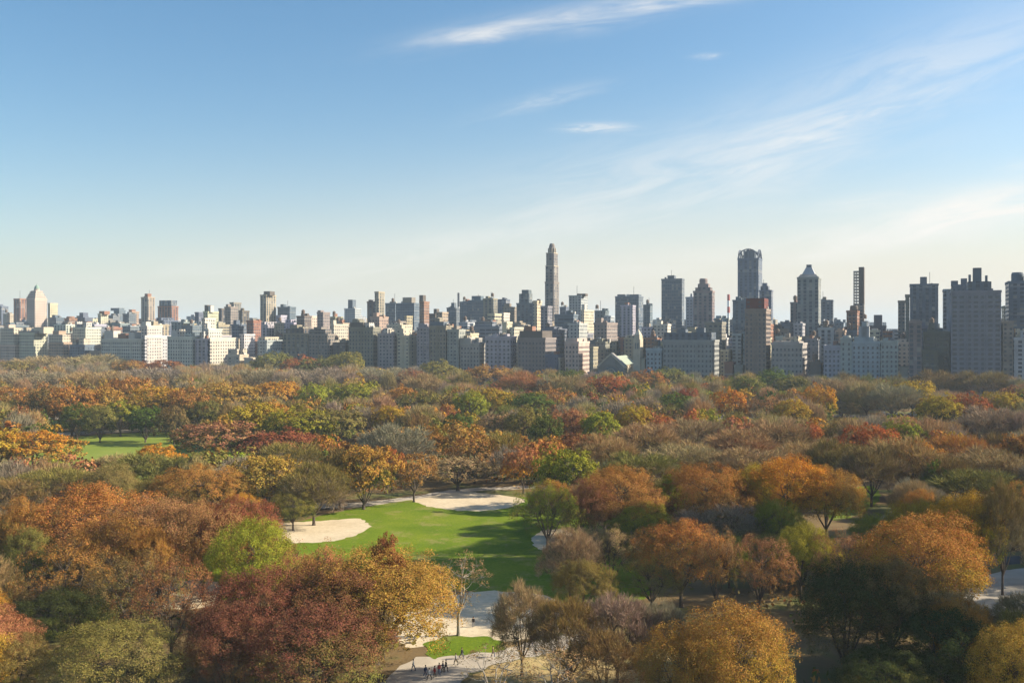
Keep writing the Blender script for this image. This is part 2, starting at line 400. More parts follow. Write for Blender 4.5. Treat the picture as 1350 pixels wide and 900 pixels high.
PRO = {
 'oak':  [leaf_proto('oak%d' % i, 10 + i, ncl=74, nleaf=62000, size=.225, sub=13) for i in range(4)],
 'oakm': [leaf_proto('oakm%d' % i, 30 + i, ncl=52, nleaf=8500, size=.66, sub=9) for i in range(4)],
 'oakf': [leaf_proto('oakf%d' % i, 50 + i, ncl=40, nleaf=1500, size=1.45, sub=6) for i in range(4)],
 'tall': [leaf_proto('tall%d' % i, 70 + i, W=13, zb=3.2, ncl=48, nleaf=20000, size=.33, sub=10) for i in range(2)],
 'tallm': [leaf_proto('tallm%d' % i, 75 + i, W=13, zb=3.2, ncl=38, nleaf=6500, size=.6, sub=8) for i in range(2)],
 'airy': [leaf_proto('airy%d' % i, 80 + i, ncl=60, nleaf=20000, size=.24, sub=10, thin=.2, lobes=.3) for i in range(3)],
 'airym': [leaf_proto('airym%d' % i, 85 + i, ncl=50, nleaf=5000, size=.6, sub=8, thin=.15, lobes=.25) for i in range(2)],
 'bare': [leaf_proto('bare%d' % i, 90 + i, ncl=60, nleaf=16000, size=.36, sub=12, bare=True) for i in range(3)],
 'barem': [leaf_proto('barem%d' % i, 95 + i, ncl=56, nleaf=7000, size=.62, sub=9, bare=True) for i in range(3)],
 'sparse': [leaf_proto('sparse0', 99, W=9, H=13, zb=4.5, ncl=34, nleaf=2300, size=.2, sub=9, thin=.2, lobes=.3, barkm='palebark', rk=1.3)],
}
PRO['fullm'] = [leaf_proto('fullm%d' % i, 140 + i, zb=1.6, ncl=64, nleaf=10500, size=.62, sub=9) for i in range(3)]
PRO['full'] = [leaf_proto('full%d' % i, 150 + i, H=18, zb=1.5, ncl=88, nleaf=66000, size=.225, sub=13) for i in range(3)]
FORM = {'oak': 'broad full', 'tall': 'upright', 'airy': 'thinly leaved', 'bare': 'twiggy, nearly leafless', 'sparse': 'almost bare pale-barked'}
trees = []          # records for labels
placed = []         # X, Y, radius
anchors = []        # px, py, Y: points of hand-placed crowns that stay visible
def fifth_Y(px): return uvw(px, 762)[1]
NT = 0
def add_tree(X, Y, W, H, form, c1, c2, label=None, hand=False):
    global NT
    f = form
    if form in ('oak', 'tall', 'airy', 'bare', 'full'): f = form + ('m' if Y > 265 else '')
    p = PRO[f][NT % len(PRO[f])]; NT += 1
    r = empty({'bare': 'bare_tree', 'sparse': 'bare_tree'}.get(form, 'autumn_tree'), X, Y, 0, random.uniform(0, 6.28))
    r.scale = (W / p['W'], W / p['W'] * random.uniform(.93, 1.07), H / p['H'])
    t = bpy.data.objects.new('trunk', p['trunk']); L(t); t.parent = r
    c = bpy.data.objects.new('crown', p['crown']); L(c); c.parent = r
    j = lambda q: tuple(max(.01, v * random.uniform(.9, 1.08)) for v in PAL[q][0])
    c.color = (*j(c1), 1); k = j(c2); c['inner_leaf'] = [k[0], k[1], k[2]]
    px = CX + F * X / Y; yt = HY + F * (CAMZ - H) / Y; wp = W * F / Y
    trees.append(dict(o=r, px=px, yt=yt, w=wp, form=form, c1=c1, Y=Y, label=label, yb=HY + F * CAMZ / Y))
    placed.append((X, Y, W / 2))
    if hand and Y < 520:
        for q in (-.3, 0, .3): anchors.append((px + wp * q, yt + min(.62 * wp * .75, .55 * (HY + F * CAMZ / Y - yt)), Y))
    if hand: anchors.append((px, yt + .3 * min(wp, 90), Y)); anchors.append((px - wp * .25, yt + .3 * min(wp, 90), Y)); anchors.append((px + wp * .25, yt + .3 * min(wp, 90), Y))
HAND = [
 # px, ytop, width px, H, form, outer colour, inner colour, label
 (335, 762, 145, 16, 'full', 'maroon', 'brown', 'big dark crimson tree in the left foreground below the yellow-green tree'),
 (300, 806, 120, 13, 'full', 'maroon', 'brown', None), (415, 812, 170, 13, 'full', 'maroon', 'olive', None),
 (430, 765, 170, 15.5, 'full', 'maroon', 'olive', 'dark crimson tree overlapping the big amber-orange foreground tree'),
 (492, 737, 205, 17, 'full', 'amber', 'gold', 'big amber-orange tree in the foreground left of the sandy clearing'),
 (505, 716, 62, 18.5, 'tall', 'crimson', 'rose', 'small crimson crown poking up at the near edge of the ballfield'),
 (415, 730, 110, 17, 'airy', 'rose', 'rust', None),
 (145, 832, 165, 11, 'full', 'olive', 'tan', 'low tan and olive feathery tree at the bottom left'),
 (15, 850, 95, 9, 'oak', 'brown', 'olive', 'brown tree cut by the bottom left corner'),
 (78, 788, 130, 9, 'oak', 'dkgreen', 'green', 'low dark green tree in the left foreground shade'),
 (222, 742, 110, 16.5, 'airy', 'crimson', 'rose', 'thin crimson tree with a pale slender trunk in the left foreground'),
 (331, 697, 112, 17, 'oak', 'ygreen', 'ygreen', 'bright yellow-green tree left of the ballfield sand'),
 (105, 655, 165, 18, 'oak', 'rust', 'rose', None),
 (205, 670, 150, 18, 'oak', 'rose', 'rust', None),
 (312, 668, 100, 18, 'oak', 'crimson', 'rose', None),
 (265, 672, 110, 18, 'oak', 'rose', 'rust', None),
 (18, 668, 70, 17, 'oak', 'rust', 'olive', None),
 (35, 704, 60, 13, 'oak', 'olive', 'green', None),
 (85, 725, 120, 14, 'airy', 'rust', 'brown', None),
 (170, 740, 120, 13.5, 'airy', 'brown', 'olive', None),
 (160, 690, 110, 16, 'oak', 'rust', 'olive', None),
 (195, 702, 60, 15, 'oak', 'rust', 'gold', None),
 (35, 568, 105, 16, 'full', 'orange', 'olive', 'orange and gold tree at the left edge beside the meadow'),
 (-12, 570, 80, 16, 'oak', 'gold', 'olive', None),
 (140, 620, 85, 15, 'oak', 'brown', 'olive', None),
 (60, 628, 120, 13, 'bare', 'olive', 'grey', None),
 (10, 640, 90, 12, 'bare', 'brown', 'grey', None),
 (205, 591, 62, 13, 'oak', 'orange', 'rust', 'small round orange tree at the near edge of the meadow'),
 (280, 556, 105, 17, 'full', 'rose', 'green', 'rose-red topped tree with a green underside right of the meadow'),
 (368, 571, 90, 13, 'oak', 'crimson', 'crimson', None),
 (345, 604, 92, 17, 'full', 'amber', 'olive', None),
 (262, 620, 105, 15, 'oak', 'rust', 'olive', None),
 (190, 608, 110, 12, 'bare', 'olive', 'green', None),
 (150, 606, 80, 10, 'bare', 'tan', 'olive', None),
 (380, 592, 90, 14, 'bare', 'olive', 'grey', None),
 (335, 536, 85, 19, 'oak', 'gold', 'olive', None),
 (395, 541, 85, 19, 'oak', 'ygreen', 'green', None),
 (355, 533, 60, 19.5, 'oak', 'rust', 'olive', None),
 (440, 543, 75, 18, 'oak', 'brown', 'olive', None),
 (478, 590, 82, 18.3, 'full', 'amber', 'green', 'amber and green tree standing at the far left corner of the ballfield'),
 (545, 602, 62, 14, 'airy', 'rust', 'brown', 'slim brown-orange tree standing between the two far sand patches'),
 (447, 604, 50, 15, 'bare', 'brown', 'grey', None),
 (412, 620, 85, 15, 'bare', 'olive', 'grey', None),
 (385, 650, 60, 10, 'oak', 'olive', 'green', None),
 (515, 571, 88, 17, 'bare', 'grey', 'grey', 'pale grey leafless dome-shaped tree behind the amber and green tree'),
 (516, 591, 34, 14, 'tall', 'red', 'rust', None),
 (510, 537, 52, 18, 'oak', 'gold', 'ygreen', None),
 (470, 508, 66, 19, 'oak', 'ygreen', 'green', None),
 (413, 509, 52, 19, 'oak', 'ygreen', 'olive', None),
 (482, 543, 46, 16, 'bare', 'grey', 'grey', None),
 (645, 514, 66, 20, 'oak', 'gold', 'ygreen', None),
 (620, 520, 50, 19, 'oak', 'ygreen', 'green', None),
 (596, 561, 80, 18, 'oak', 'rust', 'olive', None),
 (560, 570, 60, 16, 'oak', 'rust', 'brown', None),
 (603, 606, 95, 10.5, 'airy', 'tan', 'brown', None),
 (625, 580, 60, 15, 'airy', 'rust', 'tan', None),
 (552, 518, 60, 19, 'oak', 'olive', 'green', None),
 (530, 512, 44, 19, 'oak', 'rust', 'olive', None),
 (605, 547, 42, 15, 'oak', 'green', 'olive', None),
 (655, 546, 46, 15, 'airy', 'tan', 'olive', None),
 (690, 592, 54, 14.5, 'oak', 'rose', 'orange', 'rose and orange tree standing alone behind the far sand patch'),
 (748, 596, 76, 17, 'oak', 'ygreen', 'dkgreen', None),
 (722, 642, 92, 16, 'airy', 'ygreen', 'brown', 'yellow-olive airy tree at the right edge of the ballfield'),
 (818, 624, 110, 17.5, 'oak', 'rust', 'rose', 'large rose and rust tree right of the ballfield'),
 (782, 640, 70, 15, 'oak', 'rose', 'brown', None),
 (884, 634, 58, 15, 'tall', 'ygreen', 'green', None),
 (845, 668, 84, 11, 'oak', 'ygreen', 'green', None),
 (935, 620, 100, 18, 'oak', 'rust', 'brown', None),
 (990, 622, 62, 17, 'oak', 'gold', 'brown', None),
 (1040, 614, 120, 19, 'oak', 'orange', 'gold', 'large orange-gold domed tree in the middle right'),
 (1092, 624, 84, 17.5, 'oak', 'amber', 'olive', None),
 (1030, 665, 60, 13, 'oak', 'ygreen', 'green', None),
 (805, 702, 76, 13, 'airy', 'tan', 'ygreen', None),
 (752, 710, 80, 13, 'bare', 'tan', 'grey', None),
 (900, 698, 115, 15, 'oak', 'rust', 'olive', None),
 (945, 706, 60, 15, 'airy', 'rose', 'brown', None),
 (1003, 714, 90, 14, 'airy', 'rose', 'rust', None),
 (960, 676, 130, 10, 'bare', 'grey', 'olive', None),
 (1058, 698, 74, 14, 'oak', 'ygreen', 'green', None),
 (1120, 710, 90, 14, 'airy', 'rose', 'brown', None),
 (1222, 692, 165, 18, 'oak', 'rust', 'gold', 'big tree rust-red on top and orange-gold below at the right'),
 (1275, 662, 84, 18, 'oak', 'gold', 'ygreen', None),
 (1215, 668, 80, 15, 'oak', 'gold', 'olive', None),
 (1165, 684, 70, 12, 'oak', 'ygreen', 'green', None),
 (1325, 652, 66, 20, 'bare', 'brown', 'grey', 'dark leafless tree with a forked trunk beside the path at the right edge'),
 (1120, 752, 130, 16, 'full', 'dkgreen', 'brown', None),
 (1180, 748, 110, 16, 'oak', 'brown', 'dkgreen', None),
 (910, 832, 130, 14, 'full', 'amber', 'brown', None),
 (972, 812, 145, 16, 'full', 'amber', 'gold', 'large amber-gold tree at the bottom right of centre'),
 (1345, 832, 110, 14, 'full', 'amber', 'gold', 'amber tree cut by the bottom right corner'),
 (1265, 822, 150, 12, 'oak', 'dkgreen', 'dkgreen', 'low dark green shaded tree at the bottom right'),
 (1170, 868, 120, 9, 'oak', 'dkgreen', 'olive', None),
 (604, 737, 70, 13.3, 'sparse', 'tan', 'brown', 'almost bare pale-barked tree standing on the small round lawn'),
 (688, 784, 82, 12.5, 'bare', 'tan', 'brown', 'feathery bare brown tree at the bottom centre beside the path'),
 (752, 806, 100, 12, 'bare', 'brown', 'grey', None),
 (815, 800, 105, 12, 'bare', 'grey', 'brown', None),
 (800, 850, 110, 9, 'bare', 'brown', 'tan', None),
 (870, 808, 70, 11, 'bare', 'grey', 'brown', None),
 (770, 745, 70, 10, 'oak', 'olive', 'brown', None),
 (860, 745, 90, 9, 'airy', 'olive', 'brown', None),
 # far side of the meadow
 (22, 510, 66, 22, 'full', 'rust', 'brown', None),
 (60, 512, 56, 22, 'full', 'brown', 'dkgreen', None),
 (92, 512, 62, 24, 'full', 'rust', 'dkgreen', None),
 (128, 510, 66, 24, 'full', 'amber', 'dkgreen', None),
 (168, 500, 80, 25, 'full', 'rust', 'green', None),
 (157, 528, 48, 18, 'tall', 'ygreen', 'green', 'narrow yellow-green tree at the far edge of the meadow'),
 (208, 508, 70, 24, 'full', 'gold', 'dkgreen', None),
 (246, 513, 58, 23, 'full', 'rust', 'dkgreen', None),
 (298, 506, 80, 23, 'full', 'amber', 'dkgreen', None),
 (270, 527, 40, 18, 'full', 'olive', 'dkgreen', None),
 (100, 534, 40, 17, 'full', 'green', 'dkgreen', None), (130, 536, 40, 17, 'full', 'olive', 'dkgreen', None), (190, 536, 44, 17, 'full', 'green', 'dkgreen', None), (228, 538, 40, 17, 'full', 'brown', 'dkgreen', None),
 (1143, 524, 34, 10, 'full', 'green', 'dkgreen', None), (1178, 525, 56, 10, 'full', 'grey', 'dkgreen', None), (1112, 530, 40, 10, 'full', 'tan', 'olive', None),
 (655, 858, 110, 9.5, 'sparse', 'brown', 'tan', None), (735, 860, 100, 9.5, 'sparse', 'tan', 'brown', None),
 # middle distance right
 (805, 499, 64, 21, 'oak', 'red', 'rust', 'wide red-orange tree below the gabled temple'),
 (958, 516, 48, 21, 'oak', 'orange', 'brown', 'round orange tree beside the park drive'),
 (792, 545, 52, 18, 'oak', 'ygreen', 'green', None),
 (752, 542, 52, 18, 'oak', 'rose', 'rust', None),
 (836, 539, 54, 18, 'oak', 'gold', 'rust', None),
 (876, 551, 46, 14, 'oak', 'red', 'crimson', None),
 (890, 521, 56, 18, 'oak', 'green', 'ygreen', None),
 (905, 514, 34, 20, 'oak', 'crimson', 'crimson', None),
 (720, 552, 46, 17, 'oak', 'green', 'dkgreen', None),
 (690, 540, 50, 18, 'oak', 'olive', 'brown', None),
 (700, 520, 60, 18, 'oak', 'green', 'olive', None),
 (770, 575, 64, 14, 'oak', 'crimson', 'rose', None),
 (800, 583, 80, 14, 'bare', 'tan', 'olive', None), (855, 566, 86, 15, 'bare', 'tan', 'olive', None),
 (920, 560, 86, 15, 'bare', 'tan', 'grey', None), (975, 574, 90, 14, 'bare', 'tan', 'rose', None),
 (1025, 562, 76, 16, 'bare', 'tan', 'olive', None), (905, 596, 110, 13, 'bare', 'tan', 'olive', None),
 (985, 600, 100, 13, 'bare', 'tan', 'brown', None), (845, 606, 90, 13, 'bare', 'olive', 'tan', None),
 (975, 579, 44, 12.5, 'airy', 'crimson', 'rose', None),
 (1080, 511, 50, 22, 'oak', 'orange', 'ygreen', 'orange-topped tree with yellow-green flanks by the park drive'),
 (1045, 529, 52, 19, 'oak', 'gold', 'olive', None), (1012, 525, 50, 18, 'airy', 'rose', 'tan', None),
 (1068, 563, 42, 15, 'oak', 'red', 'rust', 'small round red-orange tree by the park drive'),
 (1110, 505, 70, 20, 'bare', 'tan', 'grey', None), (1145, 508, 60, 20, 'bare', 'tan', 'olive', None),
 (1205, 504, 56, 21, 'oak', 'gold', 'olive', None), (1180, 513, 60, 19, 'bare', 'grey', 'tan', None),
 (1280, 523, 58, 21, 'oak', 'red', 'green', None), (1240, 524, 56, 21, 'oak', 'gold', 'dkgreen', None),
 (1325, 519, 52, 20, 'oak', 'gold', 'olive', None),
 (1148, 566, 76, 18, 'oak', 'red', 'brown', None), (1194, 558, 58, 17, 'oak', 'ygreen', 'green', None),
 (1200, 588, 96, 17, 'bare', 'tan', 'brown', None), (1205, 584, 60, 17.5, 'airy', 'orange', 'tan', None),
 (1234, 608, 34, 15, 'tall', 'green', 'ygreen', None), (1018, 489, 60, 23, 'oak', 'green', 'olive', None),
 (985, 497, 50, 22, 'oak', 'olive', 'green', None), (1048, 498, 50, 21, 'oak', 'olive', 'dkgreen', None),
 (1310, 545, 86, 18, 'bare', 'grey', 'grey', None), (1270, 582, 76, 15, 'bare', 'rust', 'tan', None),
 (1310, 602, 96, 14, 'bare', 'tan', 'brown', None), (1152, 598, 80, 16, 'bare', 'brown', 'grey', None),
 (1255, 612, 60, 14, 'bare', 'brown', 'grey', None), (1290, 630, 110, 12, 'bare', 'olive', 'brown', None),
 (1350, 575, 60, 17, 'oak', 'rust', 'brown', None), (1335, 640, 60, 12, 'airy', 'rust', 'brown', None),
 (1100, 590, 70, 15, 'bare', 'brown', 'olive', None), (1060, 590, 70, 14, 'bare', 'tan', 'brown', None),
 (575, 478, 56, 24, 'oak', 'olive', 'gold', None), (455, 466, 50, 26, 'oak', 'olive', 'gold', None),
 (360, 468, 60, 25, 'oak', 'olive', 'brown', None), (395, 472, 50, 25, 'oak', 'red', 'olive', None),
 (415, 474, 50, 24, 'oak', 'olive', 'dkgreen', None), (210, 476, 60, 24, 'oak', 'crimson', 'rust', None),
 (170, 478, 50, 23, 'oak', 'rust', 'green', None), (120, 473, 90, 24, 'bare', 'tan', 'olive', None),
 (60, 474, 80, 24, 'bare', 'tan', 'olive', None), (12, 477, 50, 23, 'oak', 'olive', 'crimson', None),
 (880, 488, 60, 22, 'oak', 'olive', 'tan', None), (855, 490, 44, 22, 'oak', 'rust', 'green', None),
 (645, 484, 70, 23, 'oak', 'rust', 'tan', None), (560, 500, 60, 21, 'bare', 'tan', 'grey', None),
 (500, 490, 80, 21, 'bare', 'grey', 'tan', None), (545, 490, 50, 21, 'oak', 'crimson', 'rust', None),
 (420, 492, 90, 21, 'bare', 'grey', 'grey', None), (335, 492, 70, 21, 'bare', 'grey', 'tan', None),
 (200, 490, 90, 21, 'bare', 'grey', 'tan', None), (40, 495, 90, 20, 'bare', 'grey', 'tan', None),
 (120, 495, 90, 20.5, 'bare', 'tan', 'grey', None), (360, 505, 60, 20, 'oak', 'orange', 'tan', None),
 (1240, 495, 70, 21, 'bare', 'brown', 'grey', None), (1300, 495, 80, 22, 'bare', 'brown', 'grey', None),
 (745, 500, 60, 20, 'bare', 'tan', 'olive', None), (690, 497, 60, 21, 'bare', 'rose', 'olive', None),
 (750, 490, 44, 22, 'oak', 'green', 'olive', None), (735, 515, 50, 19, 'airy', 'rust', 'tan', None),
]
for (px, yt, w, H, form, c1, c2, lab) in HAND:
    
    Y = (CAMZ - H) * F / (yt - HY); Y = min(Y, fifth_Y(px) - 12); H = CAMZ - (yt - HY) * Y / F
    W = w * Y / F
    if form in ('oak', 'airy', 'bare') and W < H * .5 and Y < 500: pass
    add_tree((px - CX) / F * Y, Y + W * .1, W * 1.06, H, form, c1, c2, lab, True)

OPEN = [(372, 683, 545, 735), (470, 665, 690, 775), (540, 648, 690, 675), (560, 765, 770, 900), (85, 574, 235, 602), (225, 765, 288, 800), (1300, 735, 1350, 790), (1155, 544, 1210, 549), (960, 547, 1000, 551), (1095, 546, 1125, 551), (1085, 640, 1165, 690)]
def free(X, Y, W, H):
    px = CX + F * X / Y; w = W * F / Y; yt = HY + F * (CAMZ - H) / Y; yb = HY + F * CAMZ / Y
    for (x0, y0, x1, y1) in OPEN:
        if px + w * .45 > x0 and px - w * .45 < x1 and yb + 2 > y0 and yt < y1: return False
    if Y < 172 and (225 < px + w * .5 and px - w * .5 < 580 or 820 < px + w * .5 and px - w * .5 < 1100): return False
    for (ax, ay, aY) in anchors:
        if Y < aY and abs(px - ax) < w * .42 and yt - 2 < ay < yb: return False
    for (x, y, r) in placed:
        if (x - X) ** 2 + (y - Y) ** 2 < ((r + W / 2) * .62) ** 2: return False
    return True
rnd = random.Random(5)
cand = []
for i in range(26000):
    Y = math.sqrt(rnd.uniform(125 ** 2, 1120 ** 2)); px = rnd.uniform(-90, 1440); X = (px - CX) / F * Y
    if Y > fifth_Y(px) - 6: continue
    cand.append((Y, X))
cand.sort()
PICK = (['tan'] * 19 + ['grey'] * 9 + ['olive'] * 14 + ['rust'] * 13 + ['amber'] * 7 + ['brown'] * 12 + ['rose'] * 5 + ['gold'] * 6 + ['ygreen'] * 6 + ['green'] * 7 + ['crimson'] * 3 + ['red'] * 2 + ['orange'] * 3)
far = []
for (Y, X) in cand:
    W = rnd.uniform(11, 19); H = rnd.uniform(9.5, 15) + min(5.5, Y / 150)
    if Y < 300: W *= .8; H *= .8
    if not free(X, Y, W, H): continue
    c1 = rnd.choice(PICK); qx = CX + F * X / Y; qy = HY + F * (CAMZ - H) / Y
    if 740 < qx < 1090 and 556 < qy < 640 and rnd.random() < .85: c1 = rnd.choice(['tan', 'tan', 'olive', 'brown'])
    if qx < 560 and 482 < qy < 500 and rnd.random() < .6: c1 = rnd.choice(['grey', 'tan'])
    if qx > 1040 and qy < 505: c1 = rnd.choice(['brown', 'olive', 'grey'])
    if qx > 1040 and 560 < qy < 640 and rnd.random() < .6: c1 = rnd.choice(['tan', 'brown', 'grey'])
    c2 = rnd.choice([c1, 'olive', 'brown', 'green', 'tan'])
    form = 'bare' if c1 in ('tan', 'grey') or (c1 in ('brown', 'olive') and rnd.random() < .4) else ('airy' if rnd.random() < .2 else 'oak')
    if Y < 480 and len(trees) < 300: add_tree(X, Y, W, H, form, c1, c2)
    else: far.append((X, Y, W, H, form, c1, c2)); placed.append((X, Y, W / 2))
print('TREES', len(trees), 'FAR', len(far))
# the rest of the wood: one mass
Vs, Fs, Ts, Cs_ = [], [], [], []; off = 0
TV, TF, toff = [], [], 0
BAREF = [leaf_proto('baref%d' % i, 120 + i, ncl=40, nleaf=2200, size=1.0, sub=7, bare=True) for i in range(2)]
rg = np.random.default_rng(3)
for i, (X, Y, W, H, form, c1, c2) in enumerate(far):
    p = BAREF[i % 2] if form == 'bare' else PRO['oakf'][i % 4]
    V, Fc, tint, hgt = p['np']; a = rg.uniform(0, 6.28); s = W / p['W']; sz = H / p['H']
    V2 = np.empty_like(V); V2[:, 0] = (V[:, 0] * math.cos(a) - V[:, 1] * math.sin(a)) * s + X
    V2[:, 1] = (V[:, 0] * math.sin(a) + V[:, 1] * math.cos(a)) * s + Y; V2[:, 2] = V[:, 2] * sz
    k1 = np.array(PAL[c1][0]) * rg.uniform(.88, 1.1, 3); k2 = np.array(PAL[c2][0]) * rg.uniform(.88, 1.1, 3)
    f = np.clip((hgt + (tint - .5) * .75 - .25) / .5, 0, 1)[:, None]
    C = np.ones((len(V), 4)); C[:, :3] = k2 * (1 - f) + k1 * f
    Vs.append(V2); Fs.append(Fc + off); Ts.append(tint); Cs_.append(C); off += len(V)
if Vs:
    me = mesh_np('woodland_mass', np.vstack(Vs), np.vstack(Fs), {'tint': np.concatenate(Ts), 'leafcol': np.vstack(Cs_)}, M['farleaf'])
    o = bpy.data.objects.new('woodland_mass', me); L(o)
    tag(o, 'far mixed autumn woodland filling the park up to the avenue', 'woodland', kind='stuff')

# ------------------------------------------------------------ undergrowth
rg = np.random.default_rng(8); n = 60000
Yb = np.sqrt(rg.uniform(120 ** 2, 520 ** 2, n)); Pb = rg.uniform(-60, 1410, n); Xb = (Pb - CX) / F * Yb
pyb = HY + F * CAMZ / Yb
cl = np.sin(Xb * .11 + 1.3) + np.sin(Yb * .13 + Xb * .05) + np.sin(Xb * .31 - Yb * .27)
keep = cl > .35
for (x0, y0, x1, y1) in OPEN + [(560, 760, 900, 905), (300, 655, 860, 795), (1090, 635, 1300, 705)]:
    keep &= ~((Pb > x0 - 6) & (Pb < x1 + 6) & (pyb > y0 - 4) & (pyb < y1 + 14))
Xb, Yb = Xb[keep], Yb[keep]; n = len(Xb)
P = np.stack([Xb, Yb, rg.uniform(.1, 1.5, n)], 1); T = unit(rg.normal(size=(n, 3))); Bt = unit(np.cross(T, rg.normal(size=(n, 3)))); s = rg.uniform(.3, .75, n)[:, None]
V = np.stack([P - T * s, P - Bt * s * .6, P + T * s, P + Bt * s * .6], 1).reshape(-1, 3)
cols = np.array([PAL[k][0] for k in ('olive', 'brown', 'green', 'rust', 'tan')]); ci = (np.floor((np.sin(Xb * .05) + np.cos(Yb * .06) + 2) * 1.24 + rg.uniform(0, 1.5, n)).astype(int)) % 5
C = np.ones((n, 4)); C[:, :3] = cols[ci]
me = mesh_np('undergrowth', V, np.arange(n * 4).reshape(-1, 4), {'tint': np.repeat(rg.random(n), 4), 'leafcol': np.repeat(C, 4, 0)}, M['farleaf'])
o = bpy.data.objects.new('undergrowth', me); L(o); tag(o, 'low scrub and saplings under the park trees', 'undergrowth', kind='stuff')

# ------------------------------------------------------------ buildings
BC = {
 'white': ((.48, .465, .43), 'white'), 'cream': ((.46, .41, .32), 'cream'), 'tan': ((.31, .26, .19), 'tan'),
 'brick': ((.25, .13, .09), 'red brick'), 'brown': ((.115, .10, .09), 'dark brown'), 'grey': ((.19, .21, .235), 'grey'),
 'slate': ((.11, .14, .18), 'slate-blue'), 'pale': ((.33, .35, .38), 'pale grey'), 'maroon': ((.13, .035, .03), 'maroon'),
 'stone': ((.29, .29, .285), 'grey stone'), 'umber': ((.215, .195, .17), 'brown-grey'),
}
foot = []; blds = []
def footprint_ok(u0, u1, v0, v1):
    return all(u1 <= a or u0 >= b or v1 <= c_ or v0 >= d for a, b, c_, d in foot)
WIN_MESH = {}
def win_mesh(w, h):
    k = (round(w, 2), round(h, 2))
    if k not in WIN_MESH: WIN_MESH[k] = MB().box(-w / 2, w / 2, -.12, .1, -h / 2, h / 2).mesh('window', M['glass'])
    return WIN_MESH[k]
def windows(root, w, d, z0, z1, sx, sz, ww, wh, left=False):
    """real panes on the park-side and south faces: the first hundred singly, the rest as one part"""
    spots = []
    nx = max(2, int(w / sx)); nz = max(2, int((z1 - z0) / sz))
    for j in range(nz):
        z = z1 - (j + .6) * (z1 - z0) / nz
        for i in range(nx): spots.append((-w / 2 + (i + .5) * w / nx, 0, z, 0))
    ns = max(1, int(d / sx)) if not left else 0
    for j in range(nz):
        z = z1 - (j + .6) * (z1 - z0) / nz
        for i in range(ns): spots.append((w / 2, (i + .5) * d / ns, z, math.pi / 2))
    front = [s for s in spots if s[3] == 0]; side = [s for s in spots if s[3] != 0]
    order = front + side
    me = win_mesh(ww, wh)
    for s in order[:100]:
        o = bpy.data.objects.new('window', me); L(o); o.parent = root; o.location = s[:3]; o.rotation_euler = (0, 0, s[3])
    rest = order[100:]
    if rest:
        b = MB()
        for x, y, z, r in rest:
            if r == 0: b.box(x - ww / 2, x + ww / 2, y - .12, y + .1, z - wh / 2, z + wh / 2)
            else: b.box(x - .1, x + .12, y - ww / 2, y + ww / 2, z - wh / 2, z + wh / 2)
        o = b.build('windows', M['glass'], root); o['kind'] = 'stuff'
def place(u, xl, xm, xr, ytop, depth=None):
    Xl, Yl, vl = uvw(xl, u); Xm, Ym, vm = uvw(xm, u)
    if depth is None:
        ar = (xr - CX) / F; den = -ar * CS + SN
        depth = 25
        if xr > xm + .5 and abs(den) > 1e-4 and xr < 1190:
            t = vm / den; depth = t * (ar * SN + CS) - u
        depth = min(max(depth, 14), 62)
    w = vl - vm; cx, cy = xy(u, (vl + vm) / 2); Z = CAMZ + (HY - ytop) * (Yl + Ym) / 2 / F
    return cx, cy, w, depth, Z, (Yl + Ym) / 2, (vl, vm)
